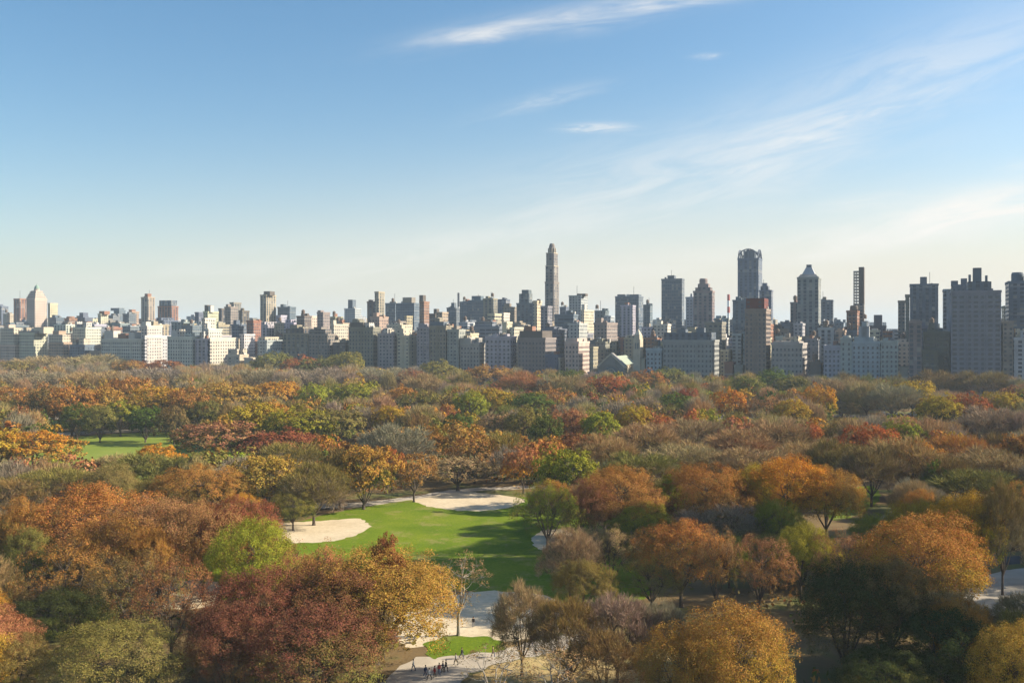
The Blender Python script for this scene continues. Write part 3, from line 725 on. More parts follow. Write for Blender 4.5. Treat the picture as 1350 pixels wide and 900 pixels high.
def building(u, xl, xm, xr, ytop, colr, style='g', extras=(), label=None, name='apartment_building', cat='building', depth=None, win=None, tank=True):
    cx, cy, w, d, Z, Ym, (vl, vm) = place(u, xl, xm, xr, ytop, depth)
    foot.append((u, u + d, vm, vl))
    r = empty(name, cx, cy, 0, -TH); c = BC[colr][0]; c = tuple(min(.82, x * random.uniform(.92, 1.08)) for x in c)
    mat = FM[style if style != 'w' else 'n']
    if style == 'w': mat = FM['x']
    MB().box(-w / 2, w / 2, 0, d, 0, Z).build('wall', mat, r, c)
    m = MB(); e = .35                                    # parapet and cornice
    m.box(-w / 2 - e, w / 2 + e, -e, 0, Z - 1.1, Z + .7).box(-w / 2 - e, w / 2 + e, d, d + e, Z - 1.1, Z + .7).box(-w / 2 - e, -w / 2, 0, d, Z - 1.1, Z + .7).box(w / 2, w / 2 + e, 0, d, Z - 1.1, Z + .7)
    m.build('cornice', FM['x'], r, tuple(min(.8, x * 1.1) for x in c))
    zt = Z
    for ex in extras:
        k, xa, xb, yt = ex[:4]; cc = BC[ex[4]][0] if len(ex) > 4 else c; st = ex[5] if len(ex) > 5 else style
        mm = FM['x'] if st == 'w' else FM[st]
        va, vb = uvw(xa, u + 3)[2], uvw(xb, u + 3)[2]; x0, x1 = (vl + vm) / 2 - va, (vl + vm) / 2 - vb
        zz = CAMZ + (HY - yt) * uvw((xa + xb) / 2, u + 3)[1] / F
        dd = min(d - 1.5, max(5., x1 - x0 + 4))
        if k == 's': MB().box(x0, x1, 1.2, max(3, d - 1.2), Z - .5, zz).build('setback', mm, r, cc); Z2 = zz
        elif k == 'b': MB().box(x0, x1, 2.5, 2.5 + dd * .8, min(Z, zz) - .5, zz).build('bulkhead', FM['x'], r, cc)
        elif k == 'n': MB().lathe((x0 + x1) / 2, d / 2, [((x1 - x0) / 2, zt - 2), ((x1 - x0) / 2, zz - 1.5), ((x1 - x0) * .42, zz)], 14).build('drum', FM['x'], r, cc)
        elif k == 'p': MB().frustum((x0 + x1) / 2, d / 2, (x1 - x0) / 2, min(d, x1 - x0) / 2, ex[6] if len(ex) > 6 else zt, zz, .6, .6).build('roof', M['copper'], r)
        elif k == 't':
            xm_ = (x0 + x1) / 2; rr = max(1.6, (x1 - x0) / 2); t = MB()
            for sx in (-1, 1):
                for sy in (-1, 1): t.box(xm_ + sx * rr * .6 - .15, xm_ + sx * rr * .6 + .15, 5 + sy * rr * .6 - .15, 5 + sy * rr * .6 + .15, zt - .2, zz - 4.6)
            t.build('tank_stand', M['steel'], r)
            MB().lathe(xm_, 5, [(rr, zz - 4.7), (rr, zz - 1.4), (.1, zz)], 12).build('water_tank', M['wood'], r)
    if u < 846 and w > 10:
        cc_ = tuple(min(.6, x * 1.25) for x in c)
        for z_ in (Z * .18, Z - 7.5, Z - 14.5 if Z > 40 else Z * .55):
            hx = w / 2 + .25; MB().poly([(-hx, -.25), (hx, -.25), (hx, d), (w / 2 + .003, d), (w / 2 + .003, -.003), (-hx, -.003)], z_, z_ + .5).build('string_course', FM['x'], r, cc_)
        nb = max(2, int(w / 11))
        for q in range(nb + 1):
            xq = -w / 2 + q * w / nb; xq = min(max(xq, -w / 2 + .5), w / 2 - .5); MB().box(xq - .4, xq + .4, -.5, -.28, 4, Z - 1.2).build('pilaster', FM['x'], r, c)
    if u > 870 and Z > 75 and w > 9 and random.random() < .5:
        q = random.uniform(-.3, .3) * w; MB().box(q - .18, q + .18, d * .45, d * .45 + .36, Z, Z + random.uniform(7, 14)).build('mast', M['steel'], r)
    if u < 846 and w > 13 and len(extras) < 3 and tank:
        for q in range(random.randint(1, 3)):
            pw = random.uniform(.14, .34) * w; px0 = random.uniform(-.48 * w, .48 * w - pw); y0 = random.uniform(2, 6); hh = random.uniform(3, 8.5)
            MB().box(px0, px0 + pw, y0, min(d - 1, y0 + random.uniform(6, 14)), Z - .2, Z + hh).build('penthouse', FM['g'], r, random.choice([c, BC['cream'][0], BC['white'][0], BC['tan'][0]]))
    if tank and w > 9:
        for q in range(random.randint(2, 4)):
            a, b_ = random.uniform(-.44, .40) * w, random.uniform(.1, .75) * d; zz = Z + random.uniform(1.2, 3.4)
            MB().box(a, a + random.uniform(1.5, 4), b_, b_ + random.uniform(1.5, 4), Z - .2, zz).build('roof_plant', FM['x'], r, random.choice([c, BC['grey'][0], BC['brown'][0], BC['white'][0]]))
    if tank and not extras and w > 8:                      # usual roof clutter
        q = random.uniform(-.3, .3) * w; MB().box(q - w * .13, q + w * .13, d * .3, d * .3 + min(7, d * .5), Z - .3, Z + random.uniform(2.5, 4.5)).build('bulkhead', FM['x'], r, random.choice([c, BC['brick'][0], BC['umber'][0]]))
        if random.random() < .5:
            q = -q + random.uniform(-2, 2); t = MB(); rr = 1.9
            for sx in (-1, 1):
                for sy in (-1, 1): t.box(q + sx * 1.1 - .14, q + sx * 1.1 + .14, 4 + sy * 1.1 - .14, 4 + sy * 1.1 + .14, Z - .1, Z + 3.1)
            t.build('tank_stand', M['steel'], r)
            MB().lathe(q, 4, [(rr, Z + 3), (rr, Z + 6.4), (.1, Z + 7.8)], 12).build('water_tank', M['wood'], r)
    if win or style == 'w':
        sx, sz, ww, wh = win or (3.4, 3.5, 1.3, 1.8)
        windows(r, w, d, 6, Z - 2.2, sx, sz, ww, wh, left=xl > 1200)
    blds.append(dict(o=r, px=(xl + xr) / 2, yt=ytop, c=BC[colr][1], h=Z, w=w, label=label, u=u, cat=cat))
    return r, w, d, Z, c

# wall without painted windows
def wallmat():
    m, nt, N, K = new_mat('plain_wall'); b = principled(nt, .85, .25); oi = N.new('ShaderNodeObjectInfo')
    ge = N.new('ShaderNodeNewGeometry'); sn = N.new('ShaderNodeSeparateXYZ'); K.new(ge.outputs['True Normal'], sn.inputs[0])
    g1 = ramp(nt, noise(nt, .15, 6).outputs[0], [(.3, (.78, .77, .75)), (.65, (1.05, 1.04, 1.02))])
    wall = mixc(nt, 1.0, oi.outputs['Color'], g1.outputs[0], 'MULTIPLY')
    up = mth(nt, 'GREATER_THAN', sn.outputs[2], .7)
    roofc = ramp(nt, noise(nt, .08, 4).outputs[0], [(.35, (.12, .12, .12)), (.6, (.28, .27, .26))])
    K.new(mixc(nt, up, wall, roofc.outputs[0]), b.inputs['Base Color']); return m
FM['x'] = wallmat()

B = building
# ---- front row on the avenue (u ~ 800)
B(800, -60, -6, 0, 452, 'cream', 'g', [('s', -50, -10, 440)])
B(800, 0, 20, 24, 455, 'cream', 'g', [('s', 2, 20, 432, 'cream'), ('b', 6, 12, 428)], 'cream block with lit penthouses at the far left edge below the dome-topped tower')
B(800, 26, 45, 63, 439, 'cream', 'g', [('s', 26, 52, 436, 'umber'), ('b', 45, 58, 431, 'cream')], 'cream block with a dark flat cornice below the dome-topped tower')
B(800, 64, 84, 90, 452, 'tan', 'g', [('s', 66, 84, 441, 'cream'), ('b', 70, 78, 436)])
B(835, 88, 96, 99, 440, 'cream', 'g', [])
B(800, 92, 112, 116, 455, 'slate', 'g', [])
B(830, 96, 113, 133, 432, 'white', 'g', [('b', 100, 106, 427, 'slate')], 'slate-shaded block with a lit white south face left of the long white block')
B(800, 118, 133, 133, 463, 'tan', 'n', [])
B(800, 134, 186, 190, 447, 'white', 'w', [('b', 138, 150, 436, 'white'), ('b', 156, 166, 440, 'brick'), ('b', 170, 178, 438, 'white')], 'long white apartment block with shaded front and white penthouses on its roof', win=(3.0, 3.4, 1.3, 2.0))
B(800, 190, 191, 220, 443, 'white', 'w', [], 'gleaming white stepped block, the left one of the two white stepped blocks', depth=52, win=(3.6, 3.4, 1.5, 1.7))
B(803, 186, 194, 214, 430, 'white', 'g', [('b', 188, 193, 424, 'white')])
B(800, 221, 254, 258, 444, 'white', 'w', [('b', 226, 234, 438, 'white')], win=(3.0, 3.5, 1.3, 2.0))
B(800, 258, 274, 277, 447, 'pale', 'v', [])
B(800, 276, 277, 299, 446, 'white', 'w', [], 'tall white block with lit south face, the right one of the two white stepped blocks', depth=46, win=(3.6, 3.4, 1.5, 1.7))
B(806, 270, 275, 293, 434, 'white', 'g', [('b', 271, 274, 426)])
B(812, 266, 270, 284, 420, 'white', 'g', [])
B(800, 300, 316, 322, 468, 'cream', 'n', [('s', 302, 314, 460)])
B(850, 300, 306, 318, 447, 'cream', 'g', [])
B(800, 322, 330, 336, 472, 'cream', 'n', [])
B(845, 316, 322, 336, 441, 'white', 'g', [])
B(800, 337, 344, 346, 470, 'tan', 'n', [])
B(840, 340, 352, 372, 449, 'pale', 'g', [('s', 342, 351, 444, 'cream')])
B(800, 347, 368, 374, 465, 'pale', 'g', [])
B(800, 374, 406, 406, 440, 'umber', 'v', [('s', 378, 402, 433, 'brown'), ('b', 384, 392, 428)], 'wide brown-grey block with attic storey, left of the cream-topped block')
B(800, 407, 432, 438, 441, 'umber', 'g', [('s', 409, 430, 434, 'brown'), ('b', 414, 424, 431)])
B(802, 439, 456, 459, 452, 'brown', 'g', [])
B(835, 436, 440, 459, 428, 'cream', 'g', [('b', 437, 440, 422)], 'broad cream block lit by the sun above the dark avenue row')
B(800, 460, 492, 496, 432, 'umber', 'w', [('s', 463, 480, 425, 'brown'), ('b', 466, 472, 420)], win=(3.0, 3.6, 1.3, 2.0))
B(800, 498, 519, 523, 440, 'stone', 'g', [('b', 504, 511, 434)])
B(800, 524, 539, 549, 443, 'cream', 'n', [('s', 524, 533, 433, 'cream'), ('b', 526, 530, 428)], 'cream block whose tall narrow south face glows between dark fronts')
B(800, 550, 566, 566, 432, 'stone', 'g', [('b', 552, 560, 426)])
B(800, 566.5, 588, 590, 430, 'umber', 'w', [('s', 568, 586, 424, 'slate'), ('b', 574, 580, 419)], win=(3.0, 3.6, 1.3, 2.0))
B(800, 590, 605, 607, 435, 'stone', 'g', [])
B(800, 607, 632, 637, 453, 'stone', 'w', [('s', 608, 622, 446)], win=(3.0, 3.5, 1.3, 2.0))
B(828, 607, 620, 631, 440, 'cream', 'n', [])
B(800, 640, 673, 680, 444, 'pale', 'w', [('b', 650, 656, 440), ('b', 664, 669, 440)], 'pale-fronted block with regular windows and a thin lit right edge', win=(3.8, 3.6, 1.8, 2.2))
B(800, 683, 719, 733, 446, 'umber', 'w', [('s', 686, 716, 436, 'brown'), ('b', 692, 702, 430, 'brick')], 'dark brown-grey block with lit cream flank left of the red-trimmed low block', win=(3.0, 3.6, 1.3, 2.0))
B(797.5, 719, 735, 737, 468, 'slate', 'n', [])
B(800, 736, 738, 745, 472, 'cream', 'n', [])
B(800, 745, 763, 777, 451, 'cream', 'w', [('s', 747, 762, 446)], 'cream corner block with wide lit flank left of the gabled temple', win=(3.0, 3.6, 1.3, 2.0))
B(802, 778, 782, 784, 458, 'tan', 'g', [])
B(856, 785, 798, 802, 451, 'umber', 'g', [('b', 788, 794, 446)])
B(800, 852, 872, 873, 460, 'pale', 'w', [], depth=24, win=(3.0, 3.6, 1.3, 2.0))
B(802, 874, 939, 948, 449, 'stone', 'w', [('s', 876, 936, 438, 'slate', 'v'), ('b', 892, 904, 434, 'slate'), ('b', 918, 928, 432, 'slate')], 'long grey stone block with a dark mansard attic right of the gabled temple', win=(3.0, 3.8, 1.3, 2.0))
B(800, 955, 966, 968, 478, 'brick', 'n', [])
B(800, 968, 979, 981, 482, 'umber', 'n', [])
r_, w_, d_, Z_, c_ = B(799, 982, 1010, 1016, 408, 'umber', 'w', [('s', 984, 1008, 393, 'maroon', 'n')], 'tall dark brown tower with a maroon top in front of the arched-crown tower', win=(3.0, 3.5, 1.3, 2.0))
B(800, 1017, 1058, 1064, 453, 'stone', 'w', [('s', 1019, 1054, 450)], 'wide pale block with rows of windows and bright right edge below the pyramid-capped tower', win=(3.0, 3.9, 1.3, 2.0))
B(800, 1066, 1082, 1085, 478, 'brown', 'n', [])
B(800, 1086, 1108, 1108, 456, 'pale', 'w', [], win=(3.0, 3.6, 1.3, 2.0))
B(799, 1108, 1123, 1123, 446, 'pale', 'w', [('n', 1110, 1121, 442)], win=(3.0, 3.6, 1.3, 2.0))
B(800, 1123, 1160, 1160, 451, 'pale', 'w', [('s', 1126, 1152, 444), ('b', 1132, 1146, 430, 'pale'), ('b', 1136, 1143, 424)], 'pale stepped block with a raised centre left of the gap in the row', win=(3.0, 3.6, 1.3, 2.0))
B(800, 1161, 1184, 1184, 450, 'pale', 'w', [('b', 1164, 1170, 446)], win=(3.0, 3.6, 1.3, 2.0))
B(800, 1186, 1197, 1197, 485, 'umber', 'n', [])
B(800, 1198, 1215, 1215, 424, 'umber', 'v', [('s', 1200, 1213, 421)])
B(800, 1216, 1236, 1236, 462, 'brown', 'g', [], tank=False)
B(815, 1218, 1252, 1252, 438, 'umber', 'w', [('b', 1226, 1236, 434)], win=(5.2, 4.6, 2.6, 2.2))
B(798, 1254, 1320, 1320, 384, 'grey', 'w', [('s', 1276, 1304, 371, 'slate', 'v'), ('b', 1283, 1294, 353, 'slate'), ('b', 1277, 1280, 362, 'slate'), ('b', 1299, 1302, 363, 'slate'), ('b', 1304, 1307, 371, 'slate')], 'huge grey-brown apartment tower with balconied grid and stepped crown at the right', name='apartment_tower', win=(4.3, 3.5, 3.0, 1.9), depth=34)
B(800, 1322, 1336, 1336, 424, 'umber', 'g', [])
B(797, 1337, 1400, 1400, 446, 'pale', 'd', [('s', 1345, 1400, 436)], depth=22)
B(830, 1330, 1392, 1392, 371, 'slate', 'd', [('n', 1335, 1352, 358, 'slate')], 'dark slab tower with round roof drum cut by the right edge', name='apartment_tower', depth=30)
# ---- towers and blocks behind
B(1250, -8, 2, 5, 404, 'slate', 'v', [])
B(1150, 4, 9, 16, 414, 'cream', 'g', [])
B(1150, 18, 26, 33, 394, 'brick', 'v', [], 'two-toned slim tower left of the dome-topped cream tower', name='tower', tank=False)
B(1060, 63, 66, 74, 400, 'cream', 'g', [])
B(1000, 65, 74, 80, 419, 'slate', 'g', [('b', 69, 73, 415)])
B(1000, 85, 91, 96, 420, 'brick', 'g', [('n', 86, 94, 417)])
B(1020, 96, 112, 117, 419, 'slate', 'g', [('b', 105, 110, 412)])
B(1050, 119, 122, 126, 421, 'cream', 'g', [])
B(1040, 129, 133, 141, 414, 'cream', 'g', [('b', 131, 138, 410, 'brick')])
B(1150, 141, 149, 153, 416, 'grey', 'g', [])
B(1200, 150, 157, 161, 409, 'slate', 'g', [('s', 147, 158, 406)], tank=False)
B(1060, 162, 170, 174, 414, 'slate', 'g', [])
B(1100, 170, 174, 182, 411, 'tan', 'g', [('b', 170, 174, 408, 'brick')])
B(1150, 186, 195, 204, 392, 'tan', 'v', [('b', 191, 195, 387, 'brick')], 'solitary tan-brown tower with roof box, left of the notched red brick tower', name='tower')
B(1100, 208, 226, 235, 404, 'brick', 'v', [('s', 211, 227, 396, 'slate')], 'red brick tower with notched grey top right of the solitary tan tower', name='tower')
B(900, 242, 248, 256, 427, 'tan', 'g', [])
B(1020, 257, 262, 266, 412, 'slate', 'g', [])
B(930, 268, 274, 288, 411, 'cream', 'g', [('b', 270, 274, 402, 'brown'), ('b', 275, 278, 403, 'white')], 'cream gridded tower with twin roof boxes above the right white stepped block', name='tower')
B(1050, 288, 292, 295, 407, 'brown', 'v', [])
B(1000, 296, 304, 306, 405, 'umber', 'g', [('b', 298, 301, 401)])
B(1100, 303, 308, 318, 399, 'umber', 'v', [], name='tower')
B(960, 315, 319, 323, 410, 'brown', 'v', [('n', 315, 319, 406)])
B(900, 325, 334, 343, 423, 'brick', 'g', [])
B(900, 305, 315, 318, 428, 'slate', 'g', [('b', 308, 312, 422)])
B(1100, 343, 351, 364, 389, 'tan', 'v', [('b', 348, 356, 384, 'brown')], 'tall solitary tan-brown tower right of the white stepped blocks', name='tower')
B(1120, 366, 382, 390, 405, 'slate', 'g', [('b', 370, 374, 401)])
B(1090, 364, 370, 371, 416, 'pale', 'g', [])
B(880, 391, 401, 406, 417, 'brown', 'g', [])
B(960, 404, 408, 420, 417, 'cream', 'g', [])
B(930, 418, 426, 434, 412, 'umber', 'g', [('b', 419, 423, 409)])
B(1000, 434, 442, 452, 418, 'tan', 'g', [])
B(1200, 454, 468, 476, 407, 'pale', 'g', [('b', 459, 465, 395, 'slate')])
B(1020, 484, 498, 500, 398, 'brown', 'v', [('b', 486, 490, 395)], name='tower')
B(990, 494, 499, 507, 385, 'tan', 'v', [], 'brown tower with a lit tan flank left of the long grey slab', name='tower', tank=False)
B(900, 488, 500, 512, 418, 'tan', 'g', [('b', 492, 497, 412)])
B(1150, 508, 521, 523, 400, 'slate', 'c', [])
B(1100, 522, 546, 553, 400, 'slate', 'g', [('b', 531, 543, 392, 'umber')], 'long grey slab with a roof box left of the brick-flanked tower')
B(1040, 553, 559, 566, 398, 'brick', 'g', [('b', 553, 558, 389, 'brown')], 'narrow dark tower with a lit red brick flank', name='tower', tank=False)
B(930, 519, 527, 531, 424, 'umber', 'g', [])
B(950, 533, 536, 539, 417, 'tan', 'g', [])
B(960, 566, 574, 576, 414, 'brown', 'g', [('b', 572, 576, 407, 'brown')])
B(900, 575, 583, 588, 412, 'tan', 'g', [])
B(1150, 589, 600, 602, 406, 'slate', 'g', [('b', 595, 599, 399)])
B(1200, 606, 617, 619, 398, 'slate', 'g', [])
B(1150, 617, 637, 640, 396, 'slate', 'c', [('b', 622, 634, 390)])
B(1080, 637, 650, 653, 394, 'umber', 'v', [])
B(1200, 655, 667, 669, 395, 'slate', 'g', [])
B(1080, 663, 674, 681, 405, 'umber', 'g', [('b', 665, 671, 400)])
B(930, 643, 652, 663, 414, 'cream', 'h', [])
B(950, 660, 664, 672, 413, 'white', 'g', [])
B(880, 622, 658, 662, 431, 'grey', 'h', [('s', 627, 650, 424)])
B(900, 620, 624, 630, 427, 'white', 'n', [])
B(870, 662, 668, 673, 425, 'cream', 'n', [])
B(870, 672, 678, 690, 432, 'cream', 'g', [])
B(1080, 681, 703, 705, 400, 'slate', 'v', [('s', 685, 698, 387), ('b', 688, 697, 382)], 'stepped slate-blue tower left of the slender supertall tower', name='tower')
B(950, 703, 708, 714, 397, 'cream', 'g', [('n', 706, 711, 394, 'brown')])
B(930, 713, 722, 728, 404, 'grey', 'd', [])
B(900, 731, 756, 758, 415, 'slate', 'h', [], 'wide dark slate office block right of the slender supertall tower')
B(900, 741, 757, 765, 434, 'pale', 'g', [('s', 745, 755, 428, 'white')])
B(1100, 750, 766, 775, 390, 'pale', 'g', [('b', 764, 772, 387, 'brown')], 'pale grey block with a dark roof box above the stepped cream block', name='tower')
B(1000, 766, 770, 783, 409, 'cream', 'g', [('b', 767, 771, 401, 'white')])
B(1200, 738, 746, 748, 405, 'slate', 'g', [])
B(1050, 784, 798, 801, 410, 'slate', 'g', [])
B(1000, 797, 805, 809, 417, 'pale', 'g', [])
B(900, 783, 800, 814, 426, 'umber', 'g', [('b', 786, 793, 419)])
B(1200, 811, 842, 848, 391, 'slate', 'c', [('b', 814, 824, 388), ('b', 828, 842, 388)], 'big dark glass office slab right of the gabled temple with a lit edge', name='office_tower')
B(1150, 818, 834, 835, 403, 'pale', 'v', [])
B(1250, 848, 857, 858, 402, 'slate', 'g', [])
B(1150, 872, 899, 901, 368, 'slate', 'c', [('b', 880, 889, 363)], 'plain dark slab tower with a small roof box right of the glass slab', name='office_tower')
B(1080, 904, 914, 917, 392, 'pale', 'g', [])
B(1050, 914, 939, 941, 384, 'umber', 'v', [('s', 917, 937, 379), ('b', 920, 934, 374), ('n', 921, 932, 367)], 'brown-grey tower with stepped round-topped crown left of the striped chimney', name='tower')
B(900, 846, 860, 862, 432, 'pale', 'g', [])
B(900, 862, 880, 884, 428, 'white', 'g', [('b', 866, 872, 423)])
B(870, 850, 866, 872, 446, 'brick', 'g', [])
B(1000, 941, 958, 962, 420, 'pale', 'd', [('b', 944, 950, 416)])
B(900, 948, 958, 968, 446, 'white', 'g', [('b', 951, 957, 440)])
B(850, 950, 960, 972, 462, 'cream', 'g', [])
B(1000, 966, 984, 985, 396, 'slate', 'v', [('b', 970, 975, 391)])
B(1100, 1001, 1017, 1019, 383, 'slate', 'v', [('s', 1003, 1013, 377), ('b', 1005, 1011, 373)], 'slate tower with tiered cap just right of the arched-crown tower', name='tower')
B(900, 1008, 1014, 1024, 428, 'rosy' if 'rosy' in BC else 'brick', 'g', [])
B(860, 1008, 1012, 1017, 446, 'cream', 'n', [])
B(940, 1018, 1040, 1042, 434, 'umber', 'g', [('n', 1022, 1030, 428, 'brown')])
B(1000, 1042, 1053, 1053, 399, 'umber', 'v', [])
B(860, 1062, 1077, 1080, 447, 'grey', 'g', [])
B(1150, 1080, 1098, 1099, 396, 'slate', 'd', [], 'two-tone slab tower between the pyramid-capped tower and the unfinished tower', name='tower')
B(950, 1082, 1093, 1099, 428, 'brown', 'g', [('b', 1085, 1090, 423)])
B(1150, 1100, 1112, 1113, 425, 'slate', 'g', [('b', 1103, 1108, 421)])
B(950, 1116, 1130, 1133, 410, 'brick', 'g', [('n', 1119, 1130, 402, 'brown')], 'brown brick block with a rounded top at the foot of the unfinished tower')
B(1000, 1132, 1144, 1146, 424, 'slate', 'g', [])
B(980, 1146, 1168, 1169, 430, 'slate', 'g', [('b', 1152, 1163, 415)])
B(950, 1184, 1193, 1193, 397, 'umber', 'g', [])
B(948, 1193.5, 1199, 1199, 389, 'umber', 'g', [])
B(940, 1199.5, 1237, 1237, 375, 'slate', 'v', [('b', 1213, 1222, 365)], 'broad slate slab tower with roof box left of the huge gridded tower', name='apartment_tower')
B(900, 1244, 1256, 1256, 382, 'pale', 'v', [('b', 1254, 1256, 371)])
B(890, 1257, 1277, 1277, 376, 'slate', 'g', [('b', 1254, 1263, 370), ('b', 1267, 1275, 367)])
B(900, 1324, 1330, 1330, 404, 'umber', 'g', [])

# dome-topped cream tower
r, w, d, Z, c = B(980, 35, 46, 62, 394, 'cream', 'g', [], 'cream stepped tower with a green copper domed cap at the far left', name='tower', tank=False)
xc, yc = 0, d / 2; wz = w; z = Z; dz = [14, 11, 9]
hw, hd = w / 2, d / 2
for k, f in enumerate((.90, .76, .60)):
    z2 = z + (4.2, 3.6, 3.6)[k]
    MB().box(-hw * f, hw * f, yc - hd * f, yc + hd * f, z - .3, z2).build('setback', FM['g'], r, c)
    for sx in (-1, 1): MB().box(sx * hw * (f + .06) - .8, sx * hw * (f + .06) + .8, yc - hd * f - .6, yc - hd * f + 1.2, z - .3, z2 - 1.2).build('pier', FM['x'], r, c)
    z = z2
MB().lathe(0, yc, [(hw * .5, z - .3), (hw * .48, z + 2.5), (hw * .46, z + 2.6)], 12).build('drum', FM['x'], r, c)
MB().lathe(0, yc, [(hw * .46, z + 2.5), (hw * .42, z + 4.5), (hw * .32, z + 6.4), (hw * .18, z + 7.8), (.15, z + 8.5)], 12).build('roof', M['copper'], r)
MB().lathe(0, yc, [(.25, z + 8), (.08, z + 11)], 6).build('finial', M['copper'], r)

# slender supertall
r, w, d, Z, c = B(1060, 718.5, 730, 735, 372, 'umber', 'v', [], 'slender supertall tower rising far above the skyline at centre', name='skyscraper', tank=False, depth=18)
hw = w / 2
for k, (f, yt) in enumerate(((.94, 350), (.86, 333))):
    z2 = CAMZ + (HY - yt) * 1127 / F
    MB().box(-hw * f, hw * f, 1 + k, d - 1 - k, Z - .3, z2).build('setback', FM['v'], r, c); Z = z2
    MB().box(-hw * f - .4, hw * f + .4, .6 + k, d - .6 - k, Z - .6, Z + .3).build('cornice', FM['x'], r, BC['cream'][0])
z3 = CAMZ + (HY - 320) * 1127 / F
MB().lathe(0, d / 2, [(hw * .84, Z), (hw * .84, Z + (z3 - Z) * .45), (hw * .68, Z + (z3 - Z) * .62), (hw * .6, Z + (z3 - Z) * .85), (hw * .4, z3)], 10, sy=1.0).build('crown_lantern', FM['x'], r, c)
for k in range(10):
    a = 2 * math.pi * k / 10
    MB().box(hw * .86 * math.cos(a) - .3, hw * .86 * math.cos(a) + .3, d / 2 + hw * .86 * math.sin(a) - .3, d / 2 + hw * .86 * math.sin(a) + .3, Z, Z + (z3 - Z) * .5).build('pier', FM['x'], r, BC['cream'][0])

# arched-crown tower
r, w, d, Z, c = B(1150, 972.5, 1000, 1001, 341, 'slate', 'v', [], 'tall grey tower crowned by open curved arches', name='skyscraper', tank=False, depth=30)
hw = w / 2
MB().box(-hw * .55, hw * .55, d * .25, d * .75, Z - .3, Z + 10).build('bulkhead', FM['x'], r, BC['slate'][0])
MB().box(-hw * .3, -hw * .05, d * .4, d * .6, Z + 9, Z + 12.5).box(hw * .05, hw * .3, d * .4, d * .6, Z + 9, Z + 12).build('chimney', M['steel'], r)
for face in range(4):
    b = MB(); n = 12
    rad = hw if face < 2 else d / 2
    for k in range(n):
        a0, a1 = math.pi * k / n, math.pi * (k + 1) / n
        for rr in (rad - .2,):
            p0 = (rr * math.cos(a0), Z - .2 + 11.5 * math.sin(a0)); p1 = (rr * math.cos(a1), Z - .2 + 11.5 * math.sin(a1))
            if face < 2: y = .8 if face == 0 else d - .8; b.tube((p0[0], y, p0[1]), (p1[0], y, p1[1]), .7, .7, 5)
            else: x = (-hw + .8) if face == 2 else hw - .8; b.tube((x, d / 2 + p0[0], p0[1]), (x, d / 2 + p1[0], p1[1]), .7, .7, 5)
    for k in range(-2, 3):
        x = k * rad * .36; h = 11.3 * math.sqrt(max(.01, 1 - (x / rad) ** 2))
        if face < 2: y = .8 if face == 0 else d - .8; b.box(x - .25, x + .25, y - .25, y + .25, Z, Z - .2 + h)
        else: xx = (-hw + .8) if face == 2 else hw - .8; b.box(xx - .25, xx + .25, d / 2 + x - .25, d / 2 + x + .25, Z, Z - .2 + h)
    b.build('arch', FM['x'], r, c)

# pyramid-capped tower
r, w, d, Z, c = B(950, 1051, 1079, 1079, 366, 'grey', 'v', [], 'tall grey tower with chamfered shoulders and a pale pyramid cap', name='skyscraper', tank=False, depth=28)
hw = w / 2
z1 = Z + 3.5; MB().frustum(0, d / 2, hw, d / 2, Z - .2, z1, hw * .72, d * .36).build('setback', FM['x'], r, c)
MB().frustum(0, d / 2, hw * .62, d * .31, z1 - .2, z1 + 7, hw * .26, d * .13).build('roof', FM['x'], r, BC['pale'][0])
MB().box(-hw * .24, hw * .24, d * .38, d * .62, z1 + 6.5, z1 + 9.5).build('bulkhead', FM['x'], r, BC['slate'][0])

# unfinished tower with open floors
u = 1000; cx, cy, w, d, Z, Ym, (vl, vm) = place(u, 1125, 1139, 1139, 400, 18)
r = empty('unfinished_tower', cx, cy, 0, -TH); MB().box(-w / 2, w / 2, 0, d, 0, Z).build('wall', FM['d'], r, BC['umber'][0])
zc1 = CAMZ + (438 - 352) * Ym / F; zc2 = CAMZ + (438 - 357) * Ym / F; foot.append((u, u + d, vm, vl))
MB().box(0, w / 2, 1, d - 1, Z - .3, zc1).build('core', FM['x'], r, BC['brown'][0])
n = 11
for k in range(n):
    z = Z + (zc2 - Z) * (k + 1) / n; MB().box(-w / 2, -.01, .5, d - .5, z - .9, z).build('floor_slab', M['concrete'], r)
for x in (-w / 2 + .3, -w / 4):
    for y in (.9, d - .9): MB().box(x - .3, x + .3, y - .3, y + .3, Z - .2, zc2 - .9).build('column', M['concrete'], r)
tag(r, 'unfinished skeletal tower with open floor slabs beside a dark core', 'tower')
blds.append(dict(o=r, px=1132, yt=352, c='', h=Z, w=w, label=r['label'], u=u, cat='tower'))

# striped chimney and thin stack
def stack(u, px, ytop, rad, label, bands):
    X, Y, v = uvw(px, u); Z = CAMZ + (HY - ytop) * Y / F; r = empty('chimney_stack', X, Y)
    if bands:
        n = 7
        for k in range(n):
            z0 = Z * .4 + Z * .6 * k / n; MB().lathe(0, 0, [(rad * 1.05, z0), (rad, z0 + Z * .6 / n)], 12).build('band', M['red' if k % 2 == 0 else 'white'], r)
        MB().lathe(0, 0, [(rad * 1.3, 0), (rad * 1.05, Z * .4)], 12).build('shaft', M['concrete'], r)
    else:
        MB().lathe(0, 0, [(rad * 1.2, 0), (rad, Z * .82)], 12).build('shaft', M['white'], r); MB().lathe(0, 0, [(rad, Z * .82), (rad, Z)], 12).build('band', M['steel'], r)
    tag(r, label, 'chimney')
stack(1500, 960.5, 388, 2.0, 'red and white striped chimney left of the arched-crown tower', True)
stack(1170, 604.5, 386, 1.5, 'thin pale chimney stack with a dark tip above the mid-left skyline', False)

